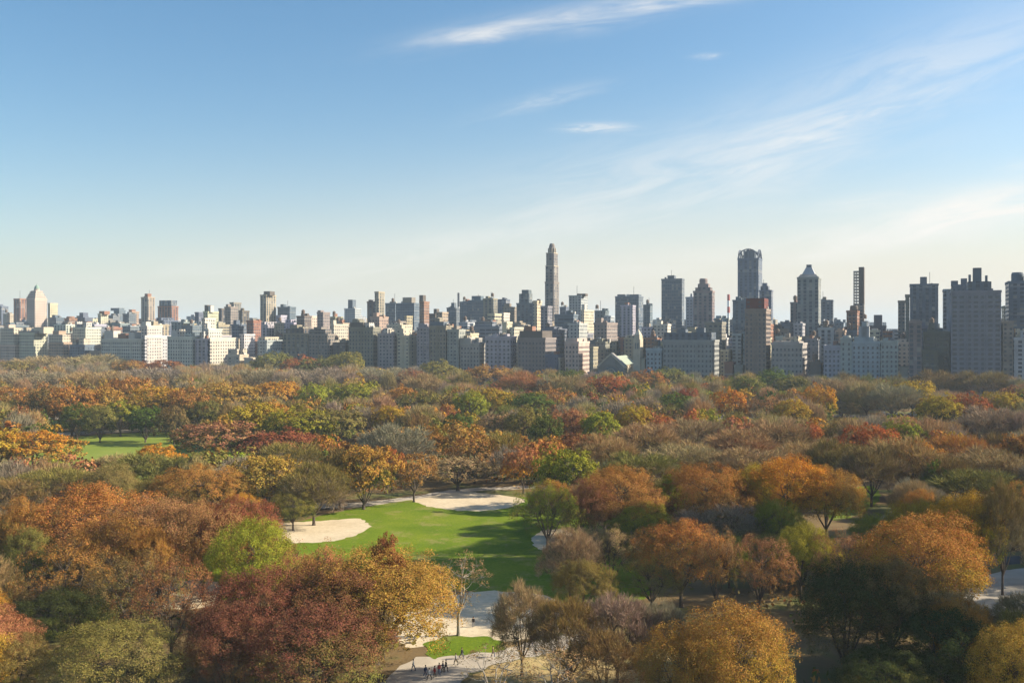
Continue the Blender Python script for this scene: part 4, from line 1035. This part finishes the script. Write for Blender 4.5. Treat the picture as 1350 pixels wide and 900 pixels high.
# gabled temple
u = 797.5; v1 = uvw(788, u)[2]; v0 = uvw(823, u)[2]; w = v1 - v0; cx, cy = xy(u, (v0 + v1) / 2); hw = w / 2
foot.append((800, 850, v0 - 20, v1))
ez, az = 22, 33; r = empty('temple', cx, cy, 0, -TH); st = (.21, .21, .20)  # front and arch stone darkened: shade of the west face put into the colour
MB().prism_y([(-hw, 0), (hw, 0), (hw, ez), (0, az), (-hw, ez)], 0, 8).build('gable_front', FM['x'], r, st)
for s in (-1, 1):
    MB().prism_y([(s * (hw + .6), ez - .6), (s * (hw + .6), ez + .9), (0, az + 1.4), (0, az)][::s], -.8, 8.2).build('coping', FM['x'], r, BC['cream'][0])
MB().box(-hw * .72, hw * .72, 8.003, 48, 0, 24).build('nave_wall', FM['x'], r, BC['cream'][0])
MB().prism_y([(-hw * .78, 24), (hw * .78, 24), (0, 31.5)], 8.25, 48.4).build('roof', M['leadroof'], r)
for k in range(5): MB().box(hw * .72, hw * .72 + .8, 12 + k * 8, 13.2 + k * 8, 0, 23).build('buttress', FM['x'], r, BC['cream'][0])
for k in range(4): MB().box(hw * .72 - .1, hw * .72 + .12, 14.8 + k * 8, 18 + k * 8, 14, 21).build('window', M['glass'], r)
for (ra, rb, y0) in ((9.2, 8.0, -.5), (7.4, 6.6, -.35)):
    b = MB(); n = 16
    for k in range(n):
        a0, a1 = math.pi * k / n, math.pi * (k + 1) / n
        pts = [(ra * math.cos(a0), 16.5 + ra * math.sin(a0)), (ra * math.cos(a1), 16.5 + ra * math.sin(a1)), (rb * math.cos(a1), 16.5 + rb * math.sin(a1)), (rb * math.cos(a0), 16.5 + rb * math.sin(a0))]
        b.prism_y(pts, y0, .3)
    b.box(-ra, -rb, y0, .3, 0, 16.5).box(rb, ra, y0, .3, 0, 16.5).build('arch', FM['x'], r, st)
pts = [(6.5, 0), (6.5, 16.5)] + [(6.5 * math.cos(math.pi * k / 14), 16.5 + 6.5 * math.sin(math.pi * k / 14)) for k in range(1, 14)] + [(-6.5, 16.5), (-6.5, 0)]
MB().prism_y(pts, -.12, .2).build('recess_shade', M['slate'], r)  # flat dark panel, not sunk in; its colour stands in for shade under the arch
b = MB()
for k in range(16):
    a0, a1 = 2 * math.pi * k / 16, 2 * math.pi * (k + 1) / 16; b.tube((3.4 * math.cos(a0), -.25, 17.5 + 3.4 * math.sin(a0)), (3.4 * math.cos(a1), -.25, 17.5 + 3.4 * math.sin(a1)), .35, .35, 5)
for k in range(8): a0 = math.pi * k / 4; b.tube((0, -.25, 17.5), (3.4 * math.cos(a0), -.25, 17.5 + 3.4 * math.sin(a0)), .15, .15, 4)
b.build('rose_window', FM['x'], r, BC['cream'][0])
MB().box(hw + .01, hw + 7, 6, 46, 0, 12).build('side_aisle', FM['x'], r, BC['cream'][0])
tx0, tx1 = (v0 + v1) / 2 - uvw(834, u)[2], (v0 + v1) / 2 - uvw(843, u)[2]
MB().box(tx0, tx1, 2, 12, 0, 46).build('tower', FM['x'], r, BC['cream'][0])
MB().box(tx0 + .7, tx1 - .7, 2.7, 11.3, 45.8, 50).frustum((tx0 + tx1) / 2, 7, (tx1 - tx0) / 2 - .7, 4.3, 50, 54.5, .3, .3).build('tower_cap', FM['x'], r, BC['cream'][0])
for k in range(2): MB().box(tx0 + 1.6 + k * 2, tx0 + 2.6 + k * 2, 1.85, 2.1, 38, 43).build('window', M['slate'], r)
MB().box(tx1 - .05, tx1 + 3.5, 4, 22, 0, 30).box(tx1 + 3.5, tx1 + 6, 5, 22, 0, 20).build('side_wing', FM['x'], r, BC['cream'][0])
tag(r, 'stone temple with arched gable front, pale roof and square bell tower', 'temple')
B(800, 775, 787, 787, 491, 'stone', 'n', [], 'low stone annex left of the gabled temple', depth=30, tank=False)

# filler city behind the front row
rf = random.Random(21); nf = 0; extra = []; LIM = 292 - sum(1 for b in blds if b['o'].name.startswith('apartment_building'))
for u in (860, 905, 960, 1030, 1110, 1210, 1330, 1480, 1700):
    x = -40
    while x < 1400:
        ww = rf.uniform(9, 20) * 1000 / u; xl, xm = x, x + ww; x += ww + rf.uniform(0, 14)
        yt = rf.uniform(425, 455) - (u - 860) * .018
        if 1100 < xl < 1195 or 1235 < xl < 1255: yt = max(yt, 436)
        if 785 < xl < 850: yt = max(yt, 446)
        if u > 1400: yt = max(yt, 421)
        dep = rf.uniform(16, 30); vl, vm = uvw(xl, u)[2], uvw(xm, u)[2]
        if not footprint_ok(u, u + dep, vm, vl): continue
        cn = rf.choice(['tan', 'cream', 'white', 'brick', 'umber', 'grey', 'pale', 'pale', 'slate', 'cream', 'tan'])
        if nf >= LIM:
            extra.append((u, xl, xm, yt, cn, dep)); foot.append((u, u + dep, vm, vl)); continue
        building(u, xl, xm, xm, yt, cn, rf.choice('ggvdh'), [('s', xl + ww * .2, xm - ww * .2, yt - rf.uniform(2, 5))] if rf.random() < .35 else (), depth=dep); nf += 1
print('BLDG', len(blds), 'filler', nf)
# the many roofs still further back: one mass
eb = MB(); ec = []
for (u, xl, xm, yt, cn, dep) in extra:
    for part in (0, 1):
        s0, s1 = (0, 1) if part == 0 else (.3, .65); z1 = CAMZ + (HY - yt + part * 2.2) * uvw(xl, u)[1] / F
        v0, v1 = uvw(xl, u)[2], uvw(xm, u)[2]; va, vb = v0 + (v1 - v0) * s0, v0 + (v1 - v0) * s1; ua, ub = u + 4 * part, u + dep - 5 * part
        eb.poly([xy(ua, va), xy(ua, vb), xy(ub, vb), xy(ub, va)][::1], 0, z1); ec += [(*BC[cn][0], 1)] * 8
me = eb.mesh('further_blocks', FM['m']); a = me.attributes.new('leafcol', 'FLOAT_COLOR', 'POINT'); a.data.foreach_set('color', np.array(ec, np.float32).ravel())
o = bpy.data.objects.new('further_blocks', me); L(o); tag(o, 'crowded lower blocks further back in the city', 'city', kind='stuff')
# distant low city across the river: one mass
b = MB(); rf = random.Random(4)
for k in range(900):
    u = rf.uniform(2000, 6500); px = rf.uniform(-60, 1410); X, Y, v = uvw(px, u); h = rf.uniform(10, 34) + (rf.random() < .1) * rf.uniform(10, 45); ww = rf.uniform(12, 45)
    b.box(X - ww, X + ww, Y, Y + 40, 0, h)
o = b.build('distant_city', FM['g'], None, (.4, .4, .4)); tag(o, 'low hazy rooftops of the distant city', 'city', kind='stuff')
# two tall towers south of the park, outside the frame: their long shadows cross the lawn
for (X, Y, w, d, Z, lab) in ((240, 231, 27, 27, 160, 'tall brick tower beyond the right edge casting its shadow on the lawn'), (200, 158, 21, 20, 98, 'stone apartment tower beyond the right edge shading the foreground trees')):
    r = empty('apartment_tower', X, Y, 0, -TH); MB().box(-w / 2, w / 2, -d / 2, d / 2, 0, Z).build('wall', FM['g'], r, BC['tan'][0])
    MB().box(-w * .25, w * .25, -d * .25, d * .25, Z - .2, Z + 9).build('bulkhead', FM['x'], r, BC['tan'][0]); tag(r, lab, 'tower')

# ------------------------------------------------------------ vehicles
def vehicle_proto(van, paint):
    r = empty('parked_van' if van else 'parked_car', 0, 0)
    if van: prof = [(-2.6, .4), (2.6, .4), (2.7, 1.1), (2.2, 1.35), (1.6, 2.3), (-2.6, 2.4), (-2.7, 1.2)]
    else: prof = [(-2.2, .35), (2.2, .35), (2.3, .8), (1.3, .95), (.6, 1.45), (-1.2, 1.48), (-1.9, 1.0), (-2.3, .95)]
    b = MB(); b.prism_y(prof, -.9, .9); b.build('body', paint, r)
    if van: g = [(1.55, 1.4), (2.05, 1.4), (1.55, 2.15), (-2.2, 2.2), (-2.2, 1.5)]
    else: g = [(-1.5, 1.02), (1.1, 1.0), (.5, 1.38), (-1.1, 1.4)]
    MB().prism_y(g, -.92, .92).build('side_window', M['glass'], r)
    for x in (-1.5, 1.5):
        for y in (-.85, .85):
            b = MB(); b.tube((x, y - .12, .36), (x, y + .12, .36), .36, .36, 12); b.tube((x, y + .12, .36), (x, y - .12, .36), .36, .36, 12); b.build('wheel', M['tyre'], r)
    return r
def dup(root, X, Y, rz):
    c = root.copy(); L(c); c.location = (X, Y, .05); c.rotation_euler = (0, 0, rz)
    for ch in [o for o in col.objects if o.parent == root]: k = ch.copy(); L(k); k.parent = c
    return c
M['silver'] = plain('silver_paint', (.45, .46, .47), .35); M['navy'] = plain('dark_blue_paint', (.03, .04, .07), .35)
pv = vehicle_proto(True, M['white']); pc = vehicle_proto(False, M['white']); ps = vehicle_proto(False, M['silver']); pd = vehicle_proto(False, M['navy'])
cars = [(1164, pv, 'white van, leftmost of the vehicles on the park drive at right'), (1170, ps, 'silver car next to the white van on the park drive'), (1177, pc, 'white car, third from the left in the right-hand row'), (1180.5, ps, 'silver car just right of the third white car'), (1187, pd, 'dark car in the middle of the right-hand row'), (1199, ps, 'silver car near the right end of the right-hand row'), (1204, pv, 'white van second from the right end of the row'), (1214, ps, 'silver car at the right end of the row on the drive'), (951, pc, 'white car on the drive left of the round orange tree'), (1109, ps, 'silver car on the drive below the tan trees')]
used = set()
for (px, p, lab) in cars:
    X, Y = ground(px, 547.5 if px > 1140 else 549.5)
    if p.name in used: o = dup(p, X, Y, random.uniform(-.1, .1) + (1.57 if px > 1140 else 0))
    else: o = p; o.location = (X, Y, .05); o.rotation_euler = (0, 0, random.uniform(-.1, .1) + (1.57 if px > 1140 else 0)); used.add(p.name)
    tag(o, lab, 'van' if 'van' in lab.split(',')[0] else 'car', 'vehicles on the park drive')

# ------------------------------------------------------------ people on the path
def person_mesh(name, seed, coat, legs):
    rn = random.Random(seed); s = rn.choice((-1, 1)); st = rn.uniform(.15, .3)
    me = bpy.data.meshes.new(name)
    V = [(0, 0, .95), (0, 0, 1.15), (0, 0, 1.38), (0, 0, 1.48), (0, .02, 1.58), (0, .02, 1.72),
         (.1, 0, .9), (.12, st * s, .5), (.12, st * 1.1 * s - .12, .07), (.12, st * 1.1 * s + .1, .04),
         (-.1, 0, .9), (-.12, -st * s, .5), (-.12, -st * 1.5 * s - .1, .08), (-.12, -st * 1.5 * s + .1, .04),
         (.2, 0, 1.38), (.25, -.08 * s, 1.12), (.24, .08 - .1 * s, .88), (.24, .12 - .1 * s, .8),
         (-.2, 0, 1.38), (-.25, .08 * s, 1.12), (-.24, .08 + .1 * s, .88), (-.24, .12 + .1 * s, .8)]
    E = [(0, 1), (1, 2), (2, 3), (3, 4), (4, 5), (0, 6), (6, 7), (7, 8), (8, 9), (0, 10), (10, 11), (11, 12), (12, 13), (2, 14), (14, 15), (15, 16), (16, 17), (2, 18), (18, 19), (19, 20), (20, 21)]
    Rr = [.18, .17, .19, .08, .105, .1, .13, .09, .06, .055, .13, .09, .06, .055, .095, .07, .055, .045, .095, .07, .055, .045]
    me.from_pydata(V, E, []); o = bpy.data.objects.new('person', me); L(o)
    sk = o.modifiers.new('s', 'SKIN'); o.modifiers.new('d', 'SUBSURF').levels = 1
    for i, rr in enumerate(Rr): me.skin_vertices[0].data[i].radius = (rr, rr * .8)
    me.skin_vertices[0].data[0].use_root = True
    bpy.context.view_layer.update(); dg = bpy.context.evaluated_depsgraph_get(); m2 = bpy.data.meshes.new_from_object(o.evaluated_get(dg)); o.modifiers.clear(); o.data = m2
    m2.materials.clear()
    for mm in (legs, coat, M['skin']): m2.materials.append(mm)
    for p in m2.polygons:
        z = p.center.z; x = abs(p.center.x); p.use_smooth = True
        p.material_index = 2 if (z > 1.48 or (x > .18 and z < .86 and z > .7)) else (1 if z > .88 else 0)
    h = MB().lathe(0, .0, [(.06, 1.63), (.105, 1.67), (.1, 1.75), (.05, 1.81)], 10).build('hair', M['tyre'], o, smooth=True)
    return o
CL = {'red': plain('red_coat', (.35, .04, .04)), 'navy': plain('navy_coat', (.03, .04, .09)), 'white': plain('white_coat', (.6, .6, .58)), 'black': plain('black_cloth', (.02, .02, .022)), 'grey': plain('grey_coat', (.2, .2, .21)), 'tan': plain('tan_coat', (.35, .25, .14)), 'denim': plain('denim', (.06, .09, .17))}
PEOPLE = [(561, 892, 'navy', 'denim', 'person in a navy coat, leftmost of the walkers on the path'), (566, 896, 'white', 'black', 'person in a white coat at the left of the walking group'),
 (573, 893, 'red', 'black', 'person in a red coat near the middle of the walking group'), (579, 889, 'red', 'denim', 'person in a red coat and blue jeans right of middle'),
 (584, 886, 'navy', 'black', 'person in a navy coat and black trousers at the right of the group'), (588, 885, 'black', 'black', 'person all in black, rightmost of the walking group'),
 (601, 876, 'grey', 'black', 'person in grey walking by the near edge of the small lawn'), (609, 868, 'black', 'denim', 'person in a black coat by the lower rim of the small lawn'), (650, 866, 'tan', 'denim', 'person in a tan coat alone on the path below the small lawn'), (700, 852, 'red', 'denim', 'person in a red coat at the right end of the path'), (545, 884, 'white', 'denim', 'person in a white coat at the left end of the path'), (670, 800, 'navy', 'grey', 'person in navy on the shaded side of the sandy clearing'), (624, 826, 'black', 'grey', 'person in black standing on the sandy clearing')]
for i, (px, py, a, b_, lab) in enumerate(PEOPLE):
    X, Y = ground(px, py); o = person_mesh('walker', i, CL[a], CL[b_]); o.location = (X, Y, .05); o.rotation_euler = (0, 0, random.uniform(0, 6.28)); tag(o, lab, 'person', 'people on the path')

# ------------------------------------------------------------ labels
ORD = ['first', 'second', 'third', 'fourth', 'fifth', 'sixth', 'seventh', 'eighth', 'ninth', 'tenth', 'eleventh', 'twelfth', 'thirteenth', 'fourteenth', 'fifteenth', 'sixteenth', 'seventeenth', 'eighteenth', 'nineteenth', 'twentieth']
def tree_zone(t):
    x, y = t['px'], t['yt']
    if y < 500:
        return 'below the skyline ' + ('at far left' if x < 240 else 'left of centre' if x < 560 else 'at centre' if x < 860 else 'at right')
    if y < 545: return 'in the far woods ' + ('behind the meadow' if x < 330 else 'left of centre' if x < 600 else 'at centre' if x < 900 else 'near the drive' if x < 1180 else 'at far right')
    if y < 600: return 'in the middle woods ' + ('beside the meadow' if x < 330 else 'left of centre' if x < 600 else 'at centre' if x < 900 else 'right of centre' if x < 1180 else 'at far right')
    if y < 690: return ('left of the ballfield' if x < 400 else 'behind the ballfield' if x < 720 else 'right of the ballfield' if x < 1000 else 'in the right middle ground')
    return 'in the ' + ('left foreground' if x < 400 else 'central foreground' if x < 880 else 'right foreground')
ZL = {}
for t in trees: t['zone'] = tree_zone(t); t['cn'] = PAL[t['c1']][1]; ZL.setdefault((t['zone'], t['cn']), []).append(t)
for (zone, cn), ts in ZL.items():
    ts.sort(key=lambda t: t['px']); n = len(ts)
    for i, t in enumerate(ts):
        fm = {'oak': 'round', 'full': 'dense', 'tall': 'upright', 'airy': 'airy', 'bare': 'leafless', 'sparse': 'bare'}[t['form']]
        lab = t['label'] or (f"{cn} {fm} tree {zone}" + (f", {ORD[i]} {cn} from left" if n > 1 else f", the only {cn} one there"))
        if len(lab.replace('-', ' ').split()) > 16: lab = lab.replace('in the ', 'in ').replace(f' {cn} from left', ' from left of that colour' if False else f' {cn} from left').replace(' round tree', ' tree').replace(' leafless tree', ' tree').replace(' airy tree', ' tree')
        tag(t['o'], lab, 'tree', 'autumn trees of the park')
LM = [(-99, 'left edge'), (48, 'dome-topped tower'), (195, 'solitary tan-brown tower'), (285, 'right white stepped block'), (354, 'tall solitary tower'), (500, 'lit-flank tower'), (604, 'thin chimney'), (726, 'slender supertall'), (815, 'gabled temple'), (886, 'dark slab tower'), (986, 'arched-crown tower'), (1064, 'pyramid-capped tower'), (1132, 'unfinished tower'), (1218, 'broad slate tower'), (1287, 'huge gridded tower'), (1999, 'right edge')]
ZB = {}
for b in blds:
    k = max(i for i, (x, n) in enumerate(LM) if x <= b['px']); b['zone'] = k; b['row'] = 'avenue' if b['u'] < 845 else 'back'
    ZB.setdefault((k, b['row'], b['c']), []).append(b)
for (k, row, cn), bs in ZB.items():
    bs.sort(key=lambda b: b['px']); n = len(bs)
    for i, b in enumerate(bs):
        pre = f"{cn} {'avenue-front' if row == 'avenue' else 'rear'} block"
        lab = b['label'] or (pre + (f", {ORD[i]} such" if n > 1 else ",") + f" between {LM[k][1]} and {LM[k + 1][1]}")
        tag(b['o'], lab.replace(', between', ' between'), b['cat'], 'buildings of the skyline')

# ------------------------------------------------------------ camera, light, sky, air
cam = bpy.data.cameras.new('camera'); co = bpy.data.objects.new('camera', cam); L(co); co.location = (0, 0, CAMZ); co.rotation_euler = (math.radians(90), 0, 0)
cam.sensor_width = 36; cam.lens = 36 * F / 1350; cam.shift_y = -(450 - HY) / 1350; cam.clip_end = 60000; cam.clip_start = 1; sc.camera = co
SUN_AZ, SUN_EL = math.radians(84), math.radians(29)      # azimuth measured from the view axis (+Y) to the right
sd = Vector((math.sin(SUN_AZ) * math.cos(SUN_EL), math.cos(SUN_AZ) * math.cos(SUN_EL), math.sin(SUN_EL)))
sl = bpy.data.lights.new('sun', 'SUN'); so = bpy.data.objects.new('sun', sl); L(so); so.rotation_euler = sd.to_track_quat('Z', 'Y').to_euler(); sl.energy = 5.0; sl.angle = math.radians(.5); sl.color = (1, .87, .68)
w = bpy.data.worlds.new('World'); sc.world = w; w.use_nodes = True; nt = w.node_tree; N = nt.nodes; K = nt.links; N.clear()
out = N.new('ShaderNodeOutputWorld'); bg = N.new('ShaderNodeBackground'); K.new(bg.outputs[0], out.inputs[0]); bg.inputs[1].default_value = .079
sky = N.new('ShaderNodeTexSky'); sky.sky_type = 'NISHITA'; sky.sun_disc = False; sky.sun_elevation = SUN_EL; sky.sun_rotation = SUN_AZ
sky.air_density = 1.0; sky.dust_density = 1.5; sky.ozone_density = 1.5; sky.altitude = 50
# cirrus: noise stretched over the sky dome, by direction
tc = N.new('ShaderNodeTexCoord'); sp = N.new('ShaderNodeSeparateXYZ'); K.new(tc.outputs['Generated'], sp.inputs[0])
yy = mth(nt, 'MAXIMUM', sp.outputs[1], .05)
az = mth(nt, 'DIVIDE', sp.outputs[0], yy); el = mth(nt, 'DIVIDE', sp.outputs[2], yy)     # tangent-plane direction
front = mth(nt, 'GREATER_THAN', sp.outputs[1], .05)
def streak(a0, e0, slope, la, le, seed, stretch, amp):
    """soft elongated wisp centred on direction (a0,e0)"""
    da = mth(nt, 'SUBTRACT', az, a0); de = mth(nt, 'SUBTRACT', el, e0); sl_ = math.atan(slope); c, s = math.cos(sl_), math.sin(sl_)
    p = mth(nt, 'ADD', mth(nt, 'MULTIPLY', da, c), mth(nt, 'MULTIPLY', de, s)); q = mth(nt, 'SUBTRACT', mth(nt, 'MULTIPLY', de, c), mth(nt, 'MULTIPLY', da, s))
    cb = N.new('ShaderNodeCombineXYZ'); K.new(mth(nt, 'MULTIPLY', p, stretch), cb.inputs[0]); K.new(mth(nt, 'MULTIPLY', q, stretch * 5.5), cb.inputs[1]); cb.inputs[2].default_value = seed
    n = N.new('ShaderNodeTexNoise'); n.inputs['Scale'].default_value = 1; n.inputs['Detail'].default_value = 8; n.inputs['Roughness'].default_value = .62; n.inputs['Distortion'].default_value = .7; K.new(cb.outputs[0], n.inputs['Vector'])
    qw = mth(nt, 'ADD', q, mth(nt, 'MULTIPLY', mth(nt, 'SUBTRACT', n.outputs[0], .5), le * 1.6))
    g = mth(nt, 'ADD', mth(nt, 'POWER', mth(nt, 'ABSOLUTE', mth(nt, 'DIVIDE', p, la)), 2), mth(nt, 'POWER', mth(nt, 'ABSOLUTE', mth(nt, 'DIVIDE', qw, le)), 2))
    g = mth(nt, 'EXPONENT', mth(nt, 'MULTIPLY', g, -1))
    mr = N.new('ShaderNodeMapRange'); mr.inputs[1].default_value = .38; mr.inputs[2].default_value = .62; K.new(n.outputs[0], mr.inputs[0])
    return mth(nt, 'MULTIPLY', mth(nt, 'MULTIPLY', g, mth(nt, 'ADD', mth(nt, 'MULTIPLY', mr.outputs[0], .85), .15)), amp)
def D(px, py): return ((px - CX) / F, (HY - py) / F)
ST = [(*D(740, 25), .16, .12, .013, 1.0, 9, .5), (*D(640, 42), .12, .06, .008, 2.2, 12, .6), (*D(880, 2), .08, .07, .008, 8.2, 10, .45),
      (*D(790, 168), .02, .030, .0045, 3.1, 30, .75), (*D(300, 350), .15, .2, .02, 13.3, 7, .2), (*D(1130, 150), .3, .12, .012, 14.4, 16, .3), (*D(720, 130), .25, .06, .008, 15.2, 22, .25), (*D(935, 74), .05, .015, .0028, 4.4, 30, .4),
      (*D(1270, 278), .2, .16, .017, 5.5, 9, .85), (*D(1330, 262), .16, .12, .022, 16.3, 6, .6), (*D(1150, 264), .12, .06, .007, 6.5, 12, .4), (*D(1345, 215), .2, .02, .005, 4.9, 14, .4),
      (*D(900, 225), .24, .22, .046, 7.7, 8, .38), (*D(1060, 185), .2, .04, .006, 2.7, 22, .35), (*D(985, 222), .3, .03, .004, 9.4, 26, .4),
      (*D(1200, 95), .36, .22, .042, 8.8, 7, .36), (*D(560, 335), .2, .17, .02, 9.9, 8, .35), (*D(1050, 330), .1, .25, .016, 12.1, 8, .35)]
tot = None
for a in ST:
    v = streak(*a); tot = v if tot is None else mth(nt, 'ADD', tot, v)
tot = mth(nt, 'MINIMUM', mth(nt, 'MULTIPLY', tot, front), .9)
hv = N.new('ShaderNodeHueSaturation'); hv.inputs['Saturation'].default_value = 1.3; hv.inputs['Hue'].default_value = .494; K.new(sky.outputs[0], hv.inputs['Color'])
# thin warm veil of high cloud low over the city, thicker to the right
vl_ = mth(nt, 'EXPONENT', mth(nt, 'MULTIPLY', mth(nt, 'POWER', mth(nt, 'DIVIDE', mth(nt, 'MAXIMUM', el, 0), .12), 2), -1))
mra = N.new('ShaderNodeMapRange'); mra.inputs[1].default_value = -.55; mra.inputs[2].default_value = .35; mra.inputs[3].default_value = .3; mra.inputs[4].default_value = .92; K.new(az, mra.inputs[0])
base = mixc(nt, mth(nt, 'MULTIPLY', mth(nt, 'MULTIPLY', vl_, mra.outputs[0]), front), hv.outputs[0], (5.9, 5.1, 4.1))
K.new(mixc(nt, tot, base, (6.2, 5.9, 5.5)), bg.inputs[0])

hz = bpy.data.materials.new('haze'); hz.use_nodes = True; nt = hz.node_tree; nt.nodes.clear(); o_ = nt.nodes.new('ShaderNodeOutputMaterial'); pv_ = nt.nodes.new('ShaderNodeVolumePrincipled')
pv_.inputs['Color'].default_value = (.70, .86, 1, 1); pv_.inputs['Density'].default_value = .0001; pv_.inputs['Anisotropy'].default_value = .0; nt.links.new(pv_.outputs[0], o_.inputs['Volume'])
hb = MB().box(-R - 200, R + 200, -2200, R + 200, -1, 300).build('haze', hz); hb['kind'] = 'stuff'; hb['label'] = 'thin pale autumn haze over the park and city'

sc.view_settings.view_transform = 'Standard'; sc.view_settings.look = 'None'; sc.view_settings.gamma = 1; sc.view_settings.use_curve_mapping = False; sc.view_settings.exposure = 1.1
sc.render.engine = 'CYCLES'; cy = sc.cycles; cy.max_bounces = 6; cy.diffuse_bounces = 3; cy.transparent_max_bounces = 8; cy.volume_bounces = 0; cy.use_denoising = True
